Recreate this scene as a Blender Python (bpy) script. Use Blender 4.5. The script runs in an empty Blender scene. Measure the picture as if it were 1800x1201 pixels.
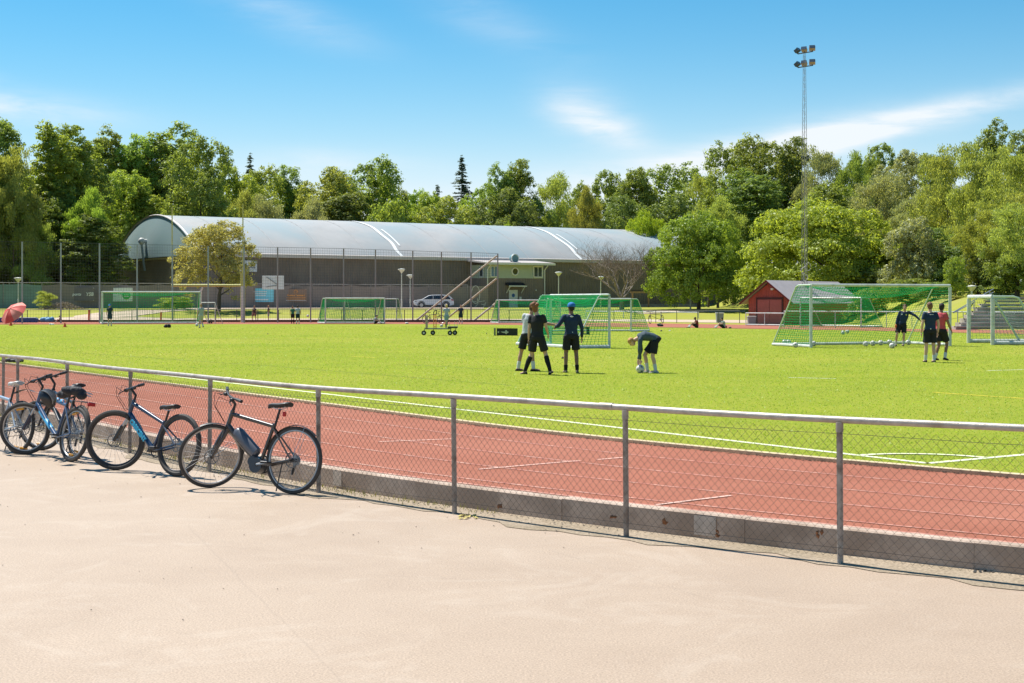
import bpy, math, random
import numpy as np
from mathutils import Vector, Matrix
random.seed(7)
RNG = np.random.default_rng(7)
R_ = math.radians
scene = bpy.context.scene
# ---------------------------------------------------------------- camera
F, HY, CH = 2600.0, 530.0, 2.0          # focal length in photo pixels, horizon row, eye height
cam_d = bpy.data.cameras.new('camera')
cam = bpy.data.objects.new('camera', cam_d)
scene.collection.objects.link(cam)
cam.location = (0, 0, CH)
cam.rotation_euler = (R_(90), 0, 0)
cam_d.sensor_width = 36
cam_d.lens = 36 * F / 1800
cam_d.shift_y = -(600.5 - HY) / 1800
cam_d.clip_start = 0.1
cam_d.clip_end = 6000
scene.camera = cam
# ---------------------------------------------------------------- light
SUN_TO = Vector((-0.70, 0.66, 1.62)).normalized()
world = bpy.data.worlds.new('World'); scene.world = world; world.use_nodes = True
wt = world.node_tree; wn = wt.nodes; wl = wt.links
for n in list(wn): wn.remove(n)
w_out = wn.new('ShaderNodeOutputWorld'); bg = wn.new('ShaderNodeBackground')
sky = wn.new('ShaderNodeTexSky'); sky.sky_type = 'NISHITA'; sky.sun_disc = False
sky.sun_elevation = math.asin(SUN_TO.z)
sky.sun_rotation = math.atan2(SUN_TO.x, SUN_TO.y)
sky.air_density = 1.0; sky.dust_density = 0.25; sky.ozone_density = 3.5
bg.inputs[1].default_value = 0.075
wl.new(bg.outputs[0], w_out.inputs[0])
def wmath(op, a, b=None, clamp=False):
    n = wn.new('ShaderNodeMath'); n.operation = op; n.use_clamp = clamp
    for i, s in enumerate((a, b)):
        if s is None: continue
        if isinstance(s, (int, float)): n.inputs[i].default_value = s
        else: wl.new(s, n.inputs[i])
    return n.outputs[0]
tc = wn.new('ShaderNodeTexCoord'); sep = wn.new('ShaderNodeSeparateXYZ'); wl.new(tc.outputs['Generated'], sep.inputs[0])
az = wmath('ARCTAN2', sep.outputs[0], sep.outputs[1]); el = wmath('ARCSINE', sep.outputs[2])
mp = wn.new('ShaderNodeMapping'); mp.inputs['Scale'].default_value = (5, 5, 26); wl.new(tc.outputs['Generated'], mp.inputs[0])
nz = wn.new('ShaderNodeTexNoise'); nz.inputs['Scale'].default_value = 2.2; nz.inputs['Detail'].default_value = 9; nz.inputs['Roughness'].default_value = 0.62
nz.inputs['Distortion'].default_value = 0.35
wl.new(mp.outputs[0], nz.inputs[0])
def cloud(a0, e0, ra, re, tilt, s):
    "soft elliptical patch in azimuth / elevation (degrees)"
    dx = wmath('SUBTRACT', az, R_(a0)); dy = wmath('SUBTRACT', wmath('SUBTRACT', el, R_(e0)), wmath('MULTIPLY', dx, tilt))
    q = wmath('ADD', wmath('POWER', wmath('MULTIPLY', dx, 1 / R_(ra)), 2), wmath('POWER', wmath('MULTIPLY', dy, 1 / R_(re)), 2))
    g = wmath('EXPONENT', wmath('MULTIPLY', q, -1))
    return wmath('MULTIPLY', g, s)
cl = None
for args in [(2.9, 7.1, 1.5, 0.85, -0.25, 1.8), (4.2, 6.3, 1.3, 0.5, -0.3, .9), (13.0, 6.3, 5.6, 0.5, 0.20, 2.5), (9.0, 5.5, 4.2, 0.75, 0.22, 2.2),
             (5.0, 4.9, 4.5, 0.7, 0.1, 1.2), (-19, 7.1, 3.6, 0.55, -0.05, 1.3), (-7.2, 5.2, 3.2, .55, 0, .9), (-9, 11.0, 3.0, 0.8, -.3, .6), (-1, 10.8, 3.2, .9, -.4, .35), (-21, 8.3, 1.4, .3, -.1, .9),
             (48, 9, 12, 1.6, .1, 1.6), (-60, 13, 14, 2.0, -.1, 1.5), (120, 20, 20, 4, .1, 1.4), (-130, 16, 22, 3, .1, 1.4)]:
    c_ = cloud(*args); cl = c_ if cl is None else wmath('ADD', cl, c_)
tex = wmath('MULTIPLY', wmath('SUBTRACT', nz.outputs[0], 0.24), 2.3, True)
cmask = wmath('MULTIPLY', wmath('MULTIPLY', cl, tex), 0.66, True)
# low summer haze: the sky whitens towards the horizon all the way round
hz = wmath('MINIMUM', wmath('MULTIPLY', wmath('EXPONENT', wmath('MULTIPLY', wmath('MAXIMUM', el, 0.0), -18.0)), 3.1), 0.9)
tint = wn.new('ShaderNodeMixRGB'); tint.blend_type = 'MULTIPLY'; tint.inputs[0].default_value = 1.0
wl.new(sky.outputs[0], tint.inputs[1]); tint.inputs[2].default_value = (0.18, 0.77, 0.93, 1)
m1 = wn.new('ShaderNodeMixRGB'); wl.new(hz, m1.inputs[0]); wl.new(tint.outputs[0], m1.inputs[1]); m1.inputs[2].default_value = (6.7, 7.15, 7.5, 1)
m2 = wn.new('ShaderNodeMixRGB'); wl.new(cmask, m2.inputs[0]); wl.new(m1.outputs[0], m2.inputs[1]); m2.inputs[2].default_value = (6.6, 7.1, 7.5, 1)
wl.new(m2.outputs[0], bg.inputs[0])
sun_d = bpy.data.lights.new('sun', 'SUN'); sun_d.energy = 4.6; sun_d.angle = R_(0.53); sun_d.color = (1.0, 0.955, 0.88)
sun = bpy.data.objects.new('sun', sun_d); scene.collection.objects.link(sun)
sun.rotation_euler = (-SUN_TO).to_track_quat('-Z', 'Y').to_euler(); sun.location = (0, 0, 60)
vs = scene.view_settings; vs.view_transform = 'Standard'; vs.look = 'None'; vs.gamma = 1; vs.use_curve_mapping = False
vs.exposure = 0.85
scene.render.engine = 'CYCLES'
scene.cycles.max_bounces = 6; scene.cycles.diffuse_bounces = 4; scene.cycles.transparent_max_bounces = 8
# ---------------------------------------------------------------- helpers
COL = scene.collection
def V(*a): return np.array(a, float)
class MB:
    "collects simple shapes into one mesh"
    def __init__(s): s.v = []; s.f = []; s.m = []; s.mi = 0; s.n = 0
    def add(s, vs_, fs, mi=None):
        b = s.n
        s.v.extend([tuple(map(float, p)) for p in vs_]); s.n += len(vs_)
        s.f.extend([tuple(i + b for i in f) for f in fs]); s.m.extend([s.mi if mi is None else mi] * len(fs)); return s
    def box(s, c, d, rz=0, mat=None):
        c = np.array(c, float); hx, hy, hz_ = d[0] / 2, d[1] / 2, d[2] / 2
        P = [V(x, y, z) for z in (-hz_, hz_) for x, y in ((-hx, -hy), (hx, -hy), (hx, hy), (-hx, hy))]
        if mat is not None: P = [np.array(mat @ Vector(p)) for p in P]
        elif rz:
            ca, sa = math.cos(rz), math.sin(rz); P = [V(p[0] * ca - p[1] * sa, p[0] * sa + p[1] * ca, p[2]) for p in P]
        P = [p + c for p in P]
        return s.add(P, [(0, 3, 2, 1), (4, 5, 6, 7), (0, 1, 5, 4), (1, 2, 6, 5), (2, 3, 7, 6), (3, 0, 4, 7)])
    def bbox(s, c, d, b, rz=0):
        "box with chamfered vertical and horizontal edges"
        c = np.array(c, float); hx, hy, hz_ = d[0] / 2, d[1] / 2, d[2] / 2
        rings = []
        for z, k in ((-hz_, b), (-hz_ + b, 0), (hz_ - b, 0), (hz_, b)):
            x, y = hx - k, hy - k; q = b * (.6 if k == 0 else .3)
            rings.append([V(-x + q, -y, z), V(x - q, -y, z), V(x, -y + q, z), V(x, y - q, z), V(x - q, y, z), V(-x + q, y, z), V(-x, y - q, z), V(-x, -y + q, z)])
        ca, sa = math.cos(rz), math.sin(rz)
        vs_ = [V(p[0] * ca - p[1] * sa, p[0] * sa + p[1] * ca, p[2]) + c for r in rings for p in r]
        fs = [tuple(range(7, -1, -1)), tuple(range(24, 32))]
        for k in range(3):
            for i in range(8): fs.append((k * 8 + i, k * 8 + (i + 1) % 8, k * 8 + 8 + (i + 1) % 8, k * 8 + 8 + i))
        return s.add(vs_, fs)
    def tube(s, pts, r, n=6, cap=True, closed=False, flat=1.0):
        pts = [np.array(p, float) for p in pts]; m = len(pts)
        rs = r if isinstance(r, (list, tuple, np.ndarray)) else [r] * m
        vs_ = []; up = None
        for i in range(m):
            if closed: t = pts[(i + 1) % m] - pts[(i - 1) % m]
            else: t = pts[min(i + 1, m - 1)] - pts[max(i - 1, 0)]
            t = t / (np.linalg.norm(t) + 1e-12)
            if up is None: up = V(0, 0, 1) if abs(t[2]) < .9 else V(1, 0, 0)
            a = np.cross(t, up); a /= (np.linalg.norm(a) + 1e-12); b_ = np.cross(a, t); up = b_
            for k in range(n):
                g = 2 * math.pi * k / n + math.pi / n
                vs_.append(pts[i] + rs[i] * (math.cos(g) * a + math.sin(g) * b_ * flat))
        fs = []
        for i in range(m if closed else m - 1):
            j = (i + 1) % m
            for k in range(n): fs.append((i * n + k, i * n + (k + 1) % n, j * n + (k + 1) % n, j * n + k))
        if cap and not closed: fs.append(tuple(range(n - 1, -1, -1))); fs.append(tuple((m - 1) * n + k for k in range(n)))
        return s.add(vs_, fs)
    def ell(s, c, r, nu=10, nv=7, M=None):
        c = np.array(c, float); r = (r, r, r) if isinstance(r, (int, float)) else r
        vs_ = []
        for i in range(nv + 1):
            ph = math.pi * i / nv
            for k in range(nu):
                th = 2 * math.pi * k / nu; p = V(r[0] * math.sin(ph) * math.cos(th), r[1] * math.sin(ph) * math.sin(th), r[2] * math.cos(ph))
                if M is not None: p = np.array(M @ Vector(p))
                vs_.append(c + p)
        fs = []
        for i in range(nv):
            for k in range(nu): fs.append((i * nu + k, (i + 1) * nu + k, (i + 1) * nu + (k + 1) % nu, i * nu + (k + 1) % nu))
        return s.add(vs_, fs)
    def loft(s, rings, cap=True, closed_ring=True):
        n = len(rings[0]); vs_ = [p for r in rings for p in r]; fs = []
        for i in range(len(rings) - 1):
            for k in range(n if closed_ring else n - 1): fs.append((i * n + k, i * n + (k + 1) % n, (i + 1) * n + (k + 1) % n, (i + 1) * n + k))
        if cap and closed_ring: fs.append(tuple(range(n - 1, -1, -1))); fs.append(tuple((len(rings) - 1) * n + k for k in range(n)))
        return s.add(vs_, fs)
    def lathe(s, c, prof, n=12, cap=True):
        c = np.array(c, float)
        return s.loft([[c + V(r * math.cos(2 * math.pi * k / n), r * math.sin(2 * math.pi * k / n), z) for k in range(n)] for r, z in prof], cap)
    def prism(s, poly, vec, cap=True):
        a = [np.array(p, float) for p in poly]; v = np.array(vec, float); return s.loft([a, [p + v for p in a]], cap)
    def quad(s, a, b, c, d): return s.add([a, b, c, d], [(0, 1, 2, 3)])
    def build(s, name, mat, parent=None, smooth=False, loc=None, world=False, rz=0, local=False):
        off = V(0, 0, 0)
        if world and parent is not None: off = np.array(parent.location)
        if loc is not None and parent is None and not local: off = np.array(loc, float)
        me = bpy.data.meshes.new(name)
        va = np.array(s.v, float).reshape(-1, 3) - off
        me.from_pydata(va.tolist(), [], s.f)
        for mm in (mat if isinstance(mat, (list, tuple)) else [mat]): me.materials.append(mm)
        if len(me.materials) > 1: me.polygons.foreach_set('material_index', s.m)
        if smooth:
            me.polygons.foreach_set('use_smooth', [True] * len(me.polygons))
            try: me.set_sharp_from_angle(angle=R_(40))
            except Exception: pass
        me.update()
        o = bpy.data.objects.new(name, me); COL.objects.link(o)
        if parent is not None: o.parent = parent
        elif loc is not None: o.location = loc; o.rotation_euler.z = rz
        return o
def props(o, label=None, cat=None, group=None, kind=None):
    if label: o['label'] = label
    if cat: o['category'] = cat
    if group: o['group'] = group
    if kind: o['kind'] = kind
    return o
def thing(name, label, cat, loc=(0, 0, 0), rz=0, group=None):
    o = bpy.data.objects.new(name, None); COL.objects.link(o); o.empty_display_size = .2
    o.location = loc; o.rotation_euler = (0, 0, rz); return props(o, label, cat, group)
def struct(o): o['kind'] = 'structure'; return o
def fromarr(name, va, fa, mat, parent=None, loc=None, smooth=False):
    "numpy mesh, faces all with the same number of corners"
    me = bpy.data.meshes.new(name); nf, k = fa.shape
    me.vertices.add(len(va)); me.vertices.foreach_set('co', va.astype('f').ravel())
    me.loops.add(nf * k); me.loops.foreach_set('vertex_index', fa.astype('i').ravel())
    me.polygons.add(nf); me.polygons.foreach_set('loop_start', np.arange(0, nf * k, k, dtype='i')); me.polygons.foreach_set('loop_total', np.full(nf, k, 'i'))
    if smooth: me.polygons.foreach_set('use_smooth', np.ones(nf, bool))
    me.update(calc_edges=True); me.materials.append(mat)
    o = bpy.data.objects.new(name, me); COL.objects.link(o)
    if parent is not None: o.parent = parent
    if loc is not None: o.location = loc
    return o
def copy_tree(o, parent=None, label=None):
    c = o.copy(); COL.objects.link(c); c.parent = parent
    if label: c['label'] = label
    for ch in list(o.children): copy_tree(ch, c)
    return c
def text_part(txt, size, mat, parent, M, name='lettering', ext=0.004, bold=0.0, shear=0.0):
    "flat lettering: local x right, y up, placed with matrix M"
    cu = bpy.data.curves.new(name, 'FONT'); cu.body = txt; cu.size = size; cu.extrude = ext; cu.offset = bold; cu.shear = shear
    cu.align_x = 'CENTER'; cu.align_y = 'CENTER'; cu.resolution_u = 2
    t = bpy.data.objects.new('tmp', cu); COL.objects.link(t)
    bpy.context.view_layer.update()
    me = bpy.data.meshes.new_from_object(t.evaluated_get(bpy.context.evaluated_depsgraph_get()))
    bpy.data.objects.remove(t); bpy.data.curves.remove(cu)
    me.name = name; me.transform(M); me.materials.clear(); me.materials.append(mat)
    o = bpy.data.objects.new(name, me); COL.objects.link(o); o.parent = parent; return o
def frame(o, x, z):
    "matrix with origin o, x axis, up axis z, normal = x cross z"
    x = Vector(x).normalized(); z = Vector(z).normalized(); n = x.cross(z)
    M = Matrix.Identity(4)
    for i in range(3): M[i][0] = x[i]; M[i][1] = z[i]; M[i][2] = n[i]; M[i][3] = o[i]
    return M
# ---- places
def sstep(t): t = min(max(t, 0.), 1.); return t * t * (3 - 2 * t)
def gz(x, y):
    z = 0.19 + 1.06 * sstep((y - 127) / 27)
    if x > 22: z += 2.1 * sstep((y - 92) / 10) * sstep((x - 26.5) / 5.5)
    z += 2.6 * sstep((y - 215) / 120)
    return z
def G(px, py):
    "where the ray through a photo pixel meets the ground beyond the fence"
    a, b = 12., 420.
    k = (py - HY) / F
    yy = 12.
    while yy < 420:
        z = gz((px - 900) * yy / F, yy)
        if CH - k * yy <= z: break
        yy += .5
    lo, hi = yy - .5, yy
    for _ in range(12):
        m = (lo + hi) / 2
        if CH - k * m <= gz((px - 900) * m / F, m): hi = m
        else: lo = m
    return V((px - 900) * hi / F, hi, gz((px - 900) * hi / F, hi))
def PY(px, py, Y): return V((px - 900) * Y / F, Y, CH + (HY - py) * Y / F)
def PX(px, Y, z=None):
    x = (px - 900) * Y / F; return V(x, Y, gz(x, Y) if z is None else z)
def PZ(px, py, z): Y = (CH - z) * F / (py - HY); return V((px - 900) * Y / F, Y, z)
UU = V(-.556, .831, 0); VV = V(.831, .556, 0); CC = V(29.4, 42.1, 0); A0 = math.atan2(-.556, -.831)
def path(R, t, z=0.):
    if t < 0: p = CC - R * VV - UU * t
    else:
        a = A0 + t / 41.2; R = R - .052 * min(max(t - 5, 0), 9) * min(max((R - 36.4) / 4.3, 0), 1); p = CC + R * V(math.cos(a), math.sin(a), 0)
    return V(p[0], p[1], z)
def ring_strip(r0, r1, z0, z1, t0, t1, dt=1.0):
    ts = np.arange(t0, t1 + dt, dt); mb = MB()
    mb.loft([[path(r0, t, z0), path(r1, t, z1)] for t in ts], cap=False, closed_ring=False); return mb
def t_at(px, R=41.2):
    lo, hi = -60., 30.
    for _ in range(50):
        m = (lo + hi) / 2; p = path(R, m)
        if p[1] <= 0.5 or 900 + F * p[0] / p[1] > px: hi = m
        else: lo = m
    return lo
# ---------------------------------------------------------------- materials
MATS = {}
def mat(name, col, rough=.6, metal=0., var=0., scale=8., bump=0., bscale=None, spec=.4, coat=0., obj=False, detail=6, var2=None, sheen=0.):
    "procedural material: base colour with two scales of noise, roughness variation and fine relief"
    if name in MATS: return MATS[name]
    m = bpy.data.materials.new(name); m.use_nodes = True; nt = m.node_tree; N = nt.nodes; L = nt.links
    b = N['Principled BSDF']; c = (col[0], col[1], col[2], 1)
    b.inputs['Roughness'].default_value = rough; b.inputs['Metallic'].default_value = metal
    b.inputs['Specular IOR Level'].default_value = spec; b.inputs['Coat Weight'].default_value = coat
    if sheen: b.inputs['Sheen Weight'].default_value = sheen
    g = N.new('ShaderNodeTexCoord'); src = g.outputs['Object']
    n1 = N.new('ShaderNodeTexNoise'); n1.inputs['Scale'].default_value = scale; n1.inputs['Detail'].default_value = detail; n1.inputs['Roughness'].default_value = .65; L.new(src, n1.inputs[0])
    ra = N.new('ShaderNodeMapRange'); v = var if var else .06
    ra.inputs['From Min'].default_value = .25; ra.inputs['From Max'].default_value = .75
    ra.inputs['To Min'].default_value = 1 - v; ra.inputs['To Max'].default_value = 1 + v; L.new(n1.outputs[0], ra.inputs[0])
    h = N.new('ShaderNodeHueSaturation'); h.inputs['Color'].default_value = c; L.new(ra.outputs[0], h.inputs['Value'])
    out = h.outputs[0]
    if var2:
        n2 = N.new('ShaderNodeTexNoise'); n2.inputs['Scale'].default_value = var2[0]; n2.inputs['Detail'].default_value = 5; L.new(src, n2.inputs[0])
        cr = N.new('ShaderNodeMapRange'); cr.inputs['From Min'].default_value = var2[2] if len(var2) > 2 else .4; cr.inputs['From Max'].default_value = var2[3] if len(var2) > 3 else .65
        L.new(n2.outputs[0], cr.inputs[0])
        mx = N.new('ShaderNodeMixRGB'); L.new(cr.outputs[0], mx.inputs[0]); L.new(out, mx.inputs[1]); mx.inputs[2].default_value = (*var2[1], 1); out = mx.outputs[0]
    L.new(out, b.inputs['Base Color'])
    if bump:
        n3 = N.new('ShaderNodeTexNoise'); n3.inputs['Scale'].default_value = bscale or scale * 4; n3.inputs['Detail'].default_value = 5; L.new(src, n3.inputs[0])
        bp = N.new('ShaderNodeBump'); bp.inputs['Strength'].default_value = bump; bp.inputs['Distance'].default_value = .02; L.new(n3.outputs[0], bp.inputs['Height']); L.new(bp.outputs[0], b.inputs['Normal'])
    MATS[name] = m; return m
def leafmat(name, col, trans=.4, var=.35, yellow=.25):
    m = bpy.data.materials.new(name); m.use_nodes = True; nt = m.node_tree; N = nt.nodes; L = nt.links
    for n in list(N): N.remove(n)
    out = N.new('ShaderNodeOutputMaterial'); ge = N.new('ShaderNodeNewGeometry'); oi = N.new('ShaderNodeObjectInfo')
    def mth(op, a, b):
        n = N.new('ShaderNodeMath'); n.operation = op
        for i, s in enumerate((a, b)):
            if isinstance(s, (int, float)): n.inputs[i].default_value = s
            else: L.new(s, n.inputs[i])
        return n.outputs[0]
    tco = N.new('ShaderNodeTexCoord'); no = N.new('ShaderNodeTexNoise'); no.inputs['Scale'].default_value = .5; no.inputs['Detail'].default_value = 3; L.new(tco.outputs['Object'], no.inputs[0])
    val = mth('ADD', mth('ADD', mth('MULTIPLY', ge.outputs['Random Per Island'], var), mth('MULTIPLY', oi.outputs['Random'], .22)), mth('MULTIPLY', no.outputs[0], .5))
    val = mth('ADD', val, 1 - var * .5 - .11 - .25)
    hs = N.new('ShaderNodeHueSaturation'); hs.inputs['Color'].default_value = (*col, 1); L.new(val, hs.inputs['Value'])
    hu = mth('ADD', mth('MULTIPLY', mth('SUBTRACT', oi.outputs['Random'], .5), .035), .5); L.new(hu, hs.inputs['Hue'])
    d = N.new('ShaderNodeBsdfDiffuse'); L.new(hs.outputs[0], d.inputs[0])
    ty = N.new('ShaderNodeMixRGB'); ty.blend_type = 'MULTIPLY'; ty.inputs[0].default_value = 1; L.new(hs.outputs[0], ty.inputs[1]); ty.inputs[2].default_value = (1.6, 1.5, .6, 1)
    t = N.new('ShaderNodeBsdfTranslucent'); L.new(ty.outputs[0], t.inputs[0])
    mx = N.new('ShaderNodeMixShader'); mx.inputs[0].default_value = trans; L.new(d.outputs[0], mx.inputs[1]); L.new(t.outputs[0], mx.inputs[2])
    gl = N.new('ShaderNodeBsdfGlossy'); gl.inputs['Roughness'].default_value = .42; gl.inputs[0].default_value = (.9, .95, .85, 1)
    m3 = N.new('ShaderNodeMixShader'); m3.inputs[0].default_value = .018; L.new(mx.outputs[0], m3.inputs[1]); L.new(gl.outputs[0], m3.inputs[2])
    L.new(m3.outputs[0], out.inputs[0]); return m
def ground_mat(name, c1, c2, c3, s_fine, s_mid, s_big, bump=.3, rough=.9, extra=None, fine_amt=.25, spec=.2, sheen=0.):
    m = bpy.data.materials.new(name); m.use_nodes = True; nt = m.node_tree; N = nt.nodes; L = nt.links; b = N['Principled BSDF']
    tcn = N.new('ShaderNodeTexCoord'); src = tcn.outputs['Object']
    def noi(s, d=5, r=.6, dist=0.):
        n = N.new('ShaderNodeTexNoise'); n.inputs['Scale'].default_value = s; n.inputs['Detail'].default_value = d; n.inputs['Roughness'].default_value = r; n.inputs['Distortion'].default_value = dist; L.new(src, n.inputs[0]); return n.outputs[0]
    def rng(s, a, b_, c, d):
        n = N.new('ShaderNodeMapRange'); L.new(s, n.inputs[0])
        for i, q in enumerate((a, b_, c, d)): n.inputs[i + 1].default_value = q
        return n.outputs[0]
    def mix(f, a, b_, mode='MIX'):
        n = N.new('ShaderNodeMixRGB'); n.blend_type = mode
        for i, q in enumerate((f, a, b_)):
            if isinstance(q, tuple): n.inputs[i].default_value = (*q, 1)
            elif isinstance(q, (int, float)): n.inputs[i].default_value = q
            else: L.new(q, n.inputs[i])
        return n.outputs[0]
    col = mix(rng(noi(s_mid, 4), .35, .65, 0, 1), c1, c2)
    col = mix(rng(noi(s_big, 6, .65, .6), .45, .7, 0, .8), col, c3)
    fn = noi(s_fine, 3, .7)
    hv = N.new('ShaderNodeHueSaturation'); L.new(col, hv.inputs['Color']); L.new(rng(fn, .25, .75, 1 - fine_amt, 1 + fine_amt), hv.inputs['Value']); col = hv.outputs[0]
    if extra: col = extra(N, L, src, noi, rng, mix, col)
    L.new(col, b.inputs['Base Color']); b.inputs['Roughness'].default_value = rough; b.inputs['Specular IOR Level'].default_value = spec
    if sheen: b.inputs['Sheen Weight'].default_value = sheen; b.inputs['Sheen Roughness'].default_value = .5; b.inputs['Sheen Tint'].default_value = (1, 1, .55, 1)
    bp = N.new('ShaderNodeBump'); bp.inputs['Strength'].default_value = bump; bp.inputs['Distance'].default_value = .015; L.new(fn, bp.inputs['Height']); L.new(bp.outputs[0], b.inputs['Normal'])
    return m
def asphalt_extra(segs):
    "stone speckle, faint stains, and thin wandering cracks between ground points"
    def f(N, L, src, noi, rng, mix, col):
        col = mix(rng(noi(130, 2, .8), .58, .70, 0, .35), col, (.52, .43, .34)); col = mix(rng(noi(70, 2, .8, .3), .57, .70, 0, .30), col, (.20, .15, .11))
        col = mix(rng(noi(3.2, 9, .78, 1.6), .54, .72, 0, .38), col, (.27, .20, .14)); col = mix(rng(noi(.7, 7, .7, 2.0), .52, .68, 0, .40), col, (.46, .375, .295))
        vm = N.new('ShaderNodeVectorMath'); vm.operation = 'ADD'; nn = N.new('ShaderNodeTexNoise'); nn.inputs['Scale'].default_value = 1.6; nn.inputs['Detail'].default_value = 8; L.new(src, nn.inputs[0])
        sb = N.new('ShaderNodeVectorMath'); sb.operation = 'MULTIPLY_ADD'; L.new(nn.outputs['Color'], sb.inputs[0]); sb.inputs[1].default_value = (.07, .07, 0); sb.inputs[2].default_value = (-.035, -.035, 0)
        L.new(src, vm.inputs[0]); L.new(sb.outputs[0], vm.inputs[1])
        sp = N.new('ShaderNodeSeparateXYZ'); L.new(vm.outputs[0], sp.inputs[0])
        def mth(op, a, b=0., cl=False):
            n = N.new('ShaderNodeMath'); n.operation = op; n.use_clamp = cl
            for i, s in enumerate((a, b)):
                if isinstance(s, (int, float)): n.inputs[i].default_value = s
                else: L.new(s, n.inputs[i])
            return n.outputs[0]
        for (ax, ay), (bx, by), w, k in segs:
            dx, dy = bx - ax, by - ay; ln = math.hypot(dx, dy); nx, ny = -dy / ln, dx / ln
            d = mth('ABSOLUTE', mth('ADD', mth('MULTIPLY', sp.outputs[0], nx), mth('ADD', mth('MULTIPLY', sp.outputs[1], ny), -(ax * nx + ay * ny))))
            al = mth('ADD', mth('MULTIPLY', sp.outputs[0], dx / ln), mth('ADD', mth('MULTIPLY', sp.outputs[1], dy / ln), -(ax * dx + ay * dy) / ln))
            ins = mth('MULTIPLY', mth('GREATER_THAN', al, 0), mth('LESS_THAN', al, ln))
            f_ = mth('MULTIPLY', mth('MULTIPLY', mth('SUBTRACT', 1, mth('DIVIDE', d, w), True), ins), k)
            col = mix(f_, col, (.20, .155, .115))
        return col
    return f
# ================================================================ SETTING
T0, T1 = -95., 95.
grass_far = ground_mat('rough_grass', (.25, .265, .03), (.28, .285, .035), (.27, .25, .07), 30, 1.2, .12, .4, .95, fine_amt=.3)
ob = MB().quad((-3000, -600, -.15), (3000, -600, -.15), (3000, 4000, -.15), (-3000, 4000, -.15)).build('ground', grass_far); struct(ob)
# far terrain: level ground that climbs behind the pitch
xs = np.concatenate([np.linspace(-260, -60, 26), np.linspace(-57, 60, 80), np.linspace(65, 240, 24)]); ys = np.concatenate([np.arange(84, 190, 2.), np.linspace(192, 420, 40)])
va = np.array([[x, y, gz(x, y) - .012] for y in ys for x in xs]); nx = len(xs)
ii, jj = np.meshgrid(np.arange(len(ys) - 1), np.arange(nx - 1), indexing='ij'); b0 = (ii * nx + jj).ravel()
struct(fromarr('grass_slope', va, np.stack([b0, b0 + 1, b0 + nx + 1, b0 + nx], 1), grass_far, smooth=True))
asph = ground_mat('old_asphalt', (.365, .274, .198), (.340, .252, .180), (.395, .302, .222), 75, 1.4, .22, .05, .62, spec=.4, fine_amt=.45,
                  extra=asphalt_extra([((-2.9, 13.2), (-.6, 7.0), .014, .18), ((.3, 11.9), (1.35, 9.9), .012, .2), ((-3.2, 12.6), (-1.2, 11.4), .02, .12), ((-1.0, 10.8), (2.6, 10.0), .02, .12), ((-.3, 12.2), (1.9, 10.4), .012, .12)]))
struct(ring_strip(40.86, 110, 0, 0, T0, T1, 1.5).build('asphalt_path', asph))
dirt = ground_mat('dusty_verge', (.33, .265, .195), (.29, .23, .165), (.22, .175, .115), 40, 6, 1.2, .8, .95, fine_amt=.5)
# ragged dusty strip under the fence
mb = MB(); rows = []
for t in np.arange(-60, 40, .25):
    w = 41.32 + .10 * math.sin(t * 1.7) + .07 * math.sin(t * 4.1 + 1) + .05 * math.sin(t * 9)
    rows.append([path(40.87, t, .005), path(w, t, .005)])
mb.loft(rows, cap=False, closed_ring=False); struct(mb.build('dusty_verge', dirt))
# running track
track_m = ground_mat('red_track', (.315, .115, .072), (.28, .101, .063), (.35, .14, .092), 60, .8, .25, .5, .9, spec=.15, fine_amt=.3)
struct(ring_strip(36.2, 40.72, .196, .196, T0, T1, 1.0).build('running_track', track_m))
white_line = mat('line_paint', (.52, .28, .21), .8, var=.3, scale=3, var2=(5, (.40, .14, .095), .40, .60))
for k, r in enumerate((37.35, 38.4, 39.4, 40.35)):
    struct(ring_strip(r - .022, r + .022, .201, .201, -60, 40, 1.0).build('lane_line', white_line))
struct(ring_strip(40.62, 40.67, .201, .201, -60, 40, 1.0).build('lane_line', white_line))
def ground_strip(a, b, w, z, m, name):
    a, b = np.array(a, float), np.array(b, float); d = b - a; d /= np.linalg.norm(d); n = V(-d[1], d[0], 0) * w / 2
    a[2] = b[2] = z; return struct(MB().quad(a - n, b - n, b + n, a + n).build(name, m))
for p, q in (((841, 825.5), (1020, 810)), ((1050, 808.5), (1095, 804.5)), ((1153, 888), (1285, 871.5)), ((665, 777), (795, 772))):
    ground_strip(PZ(*p, .2), PZ(*q, .2), .045, .204, mat('relay_paint', (.66, .42, .34), .8, var=.3, scale=3), 'relay_mark')
# artificial turf
def turf_extra(N, L, src, noi, rng, mix, col):
    return mix(rng(noi(220, 2, .8), .52, .72, 0, .38), col, (.46, .48, .10))
turf = ground_mat('artificial_turf', (.196, .243, .026), (.232, .262, .03), (.285, .282, .045), 55, .35, .06, .7, .95, spec=.04, fine_amt=.5, extra=turf_extra)
turf_far = [(-400, 571), (0, 571), (340, 570), (700, 570), (870, 571), (1026, 574), (1180, 576), (1540, 582), (1800, 588)]
poly = [path(36.2, t, .2) for t in np.arange(-62, 90, 1.)] + [V(70, 50, .2), V(62, 78, .2)]
far = [PZ(x, y, .2) for x, y in turf_far]
poly += [p for p in far[::-1]] + [V(-66, 112, .2)]
cz = V(0, 60, .2); mb = MB(); mb.add([cz] + poly, [(0, i + 1, (i + 1) % len(poly) + 1) for i in range(len(poly))]); struct(mb.build('artificial_turf', turf))
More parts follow.
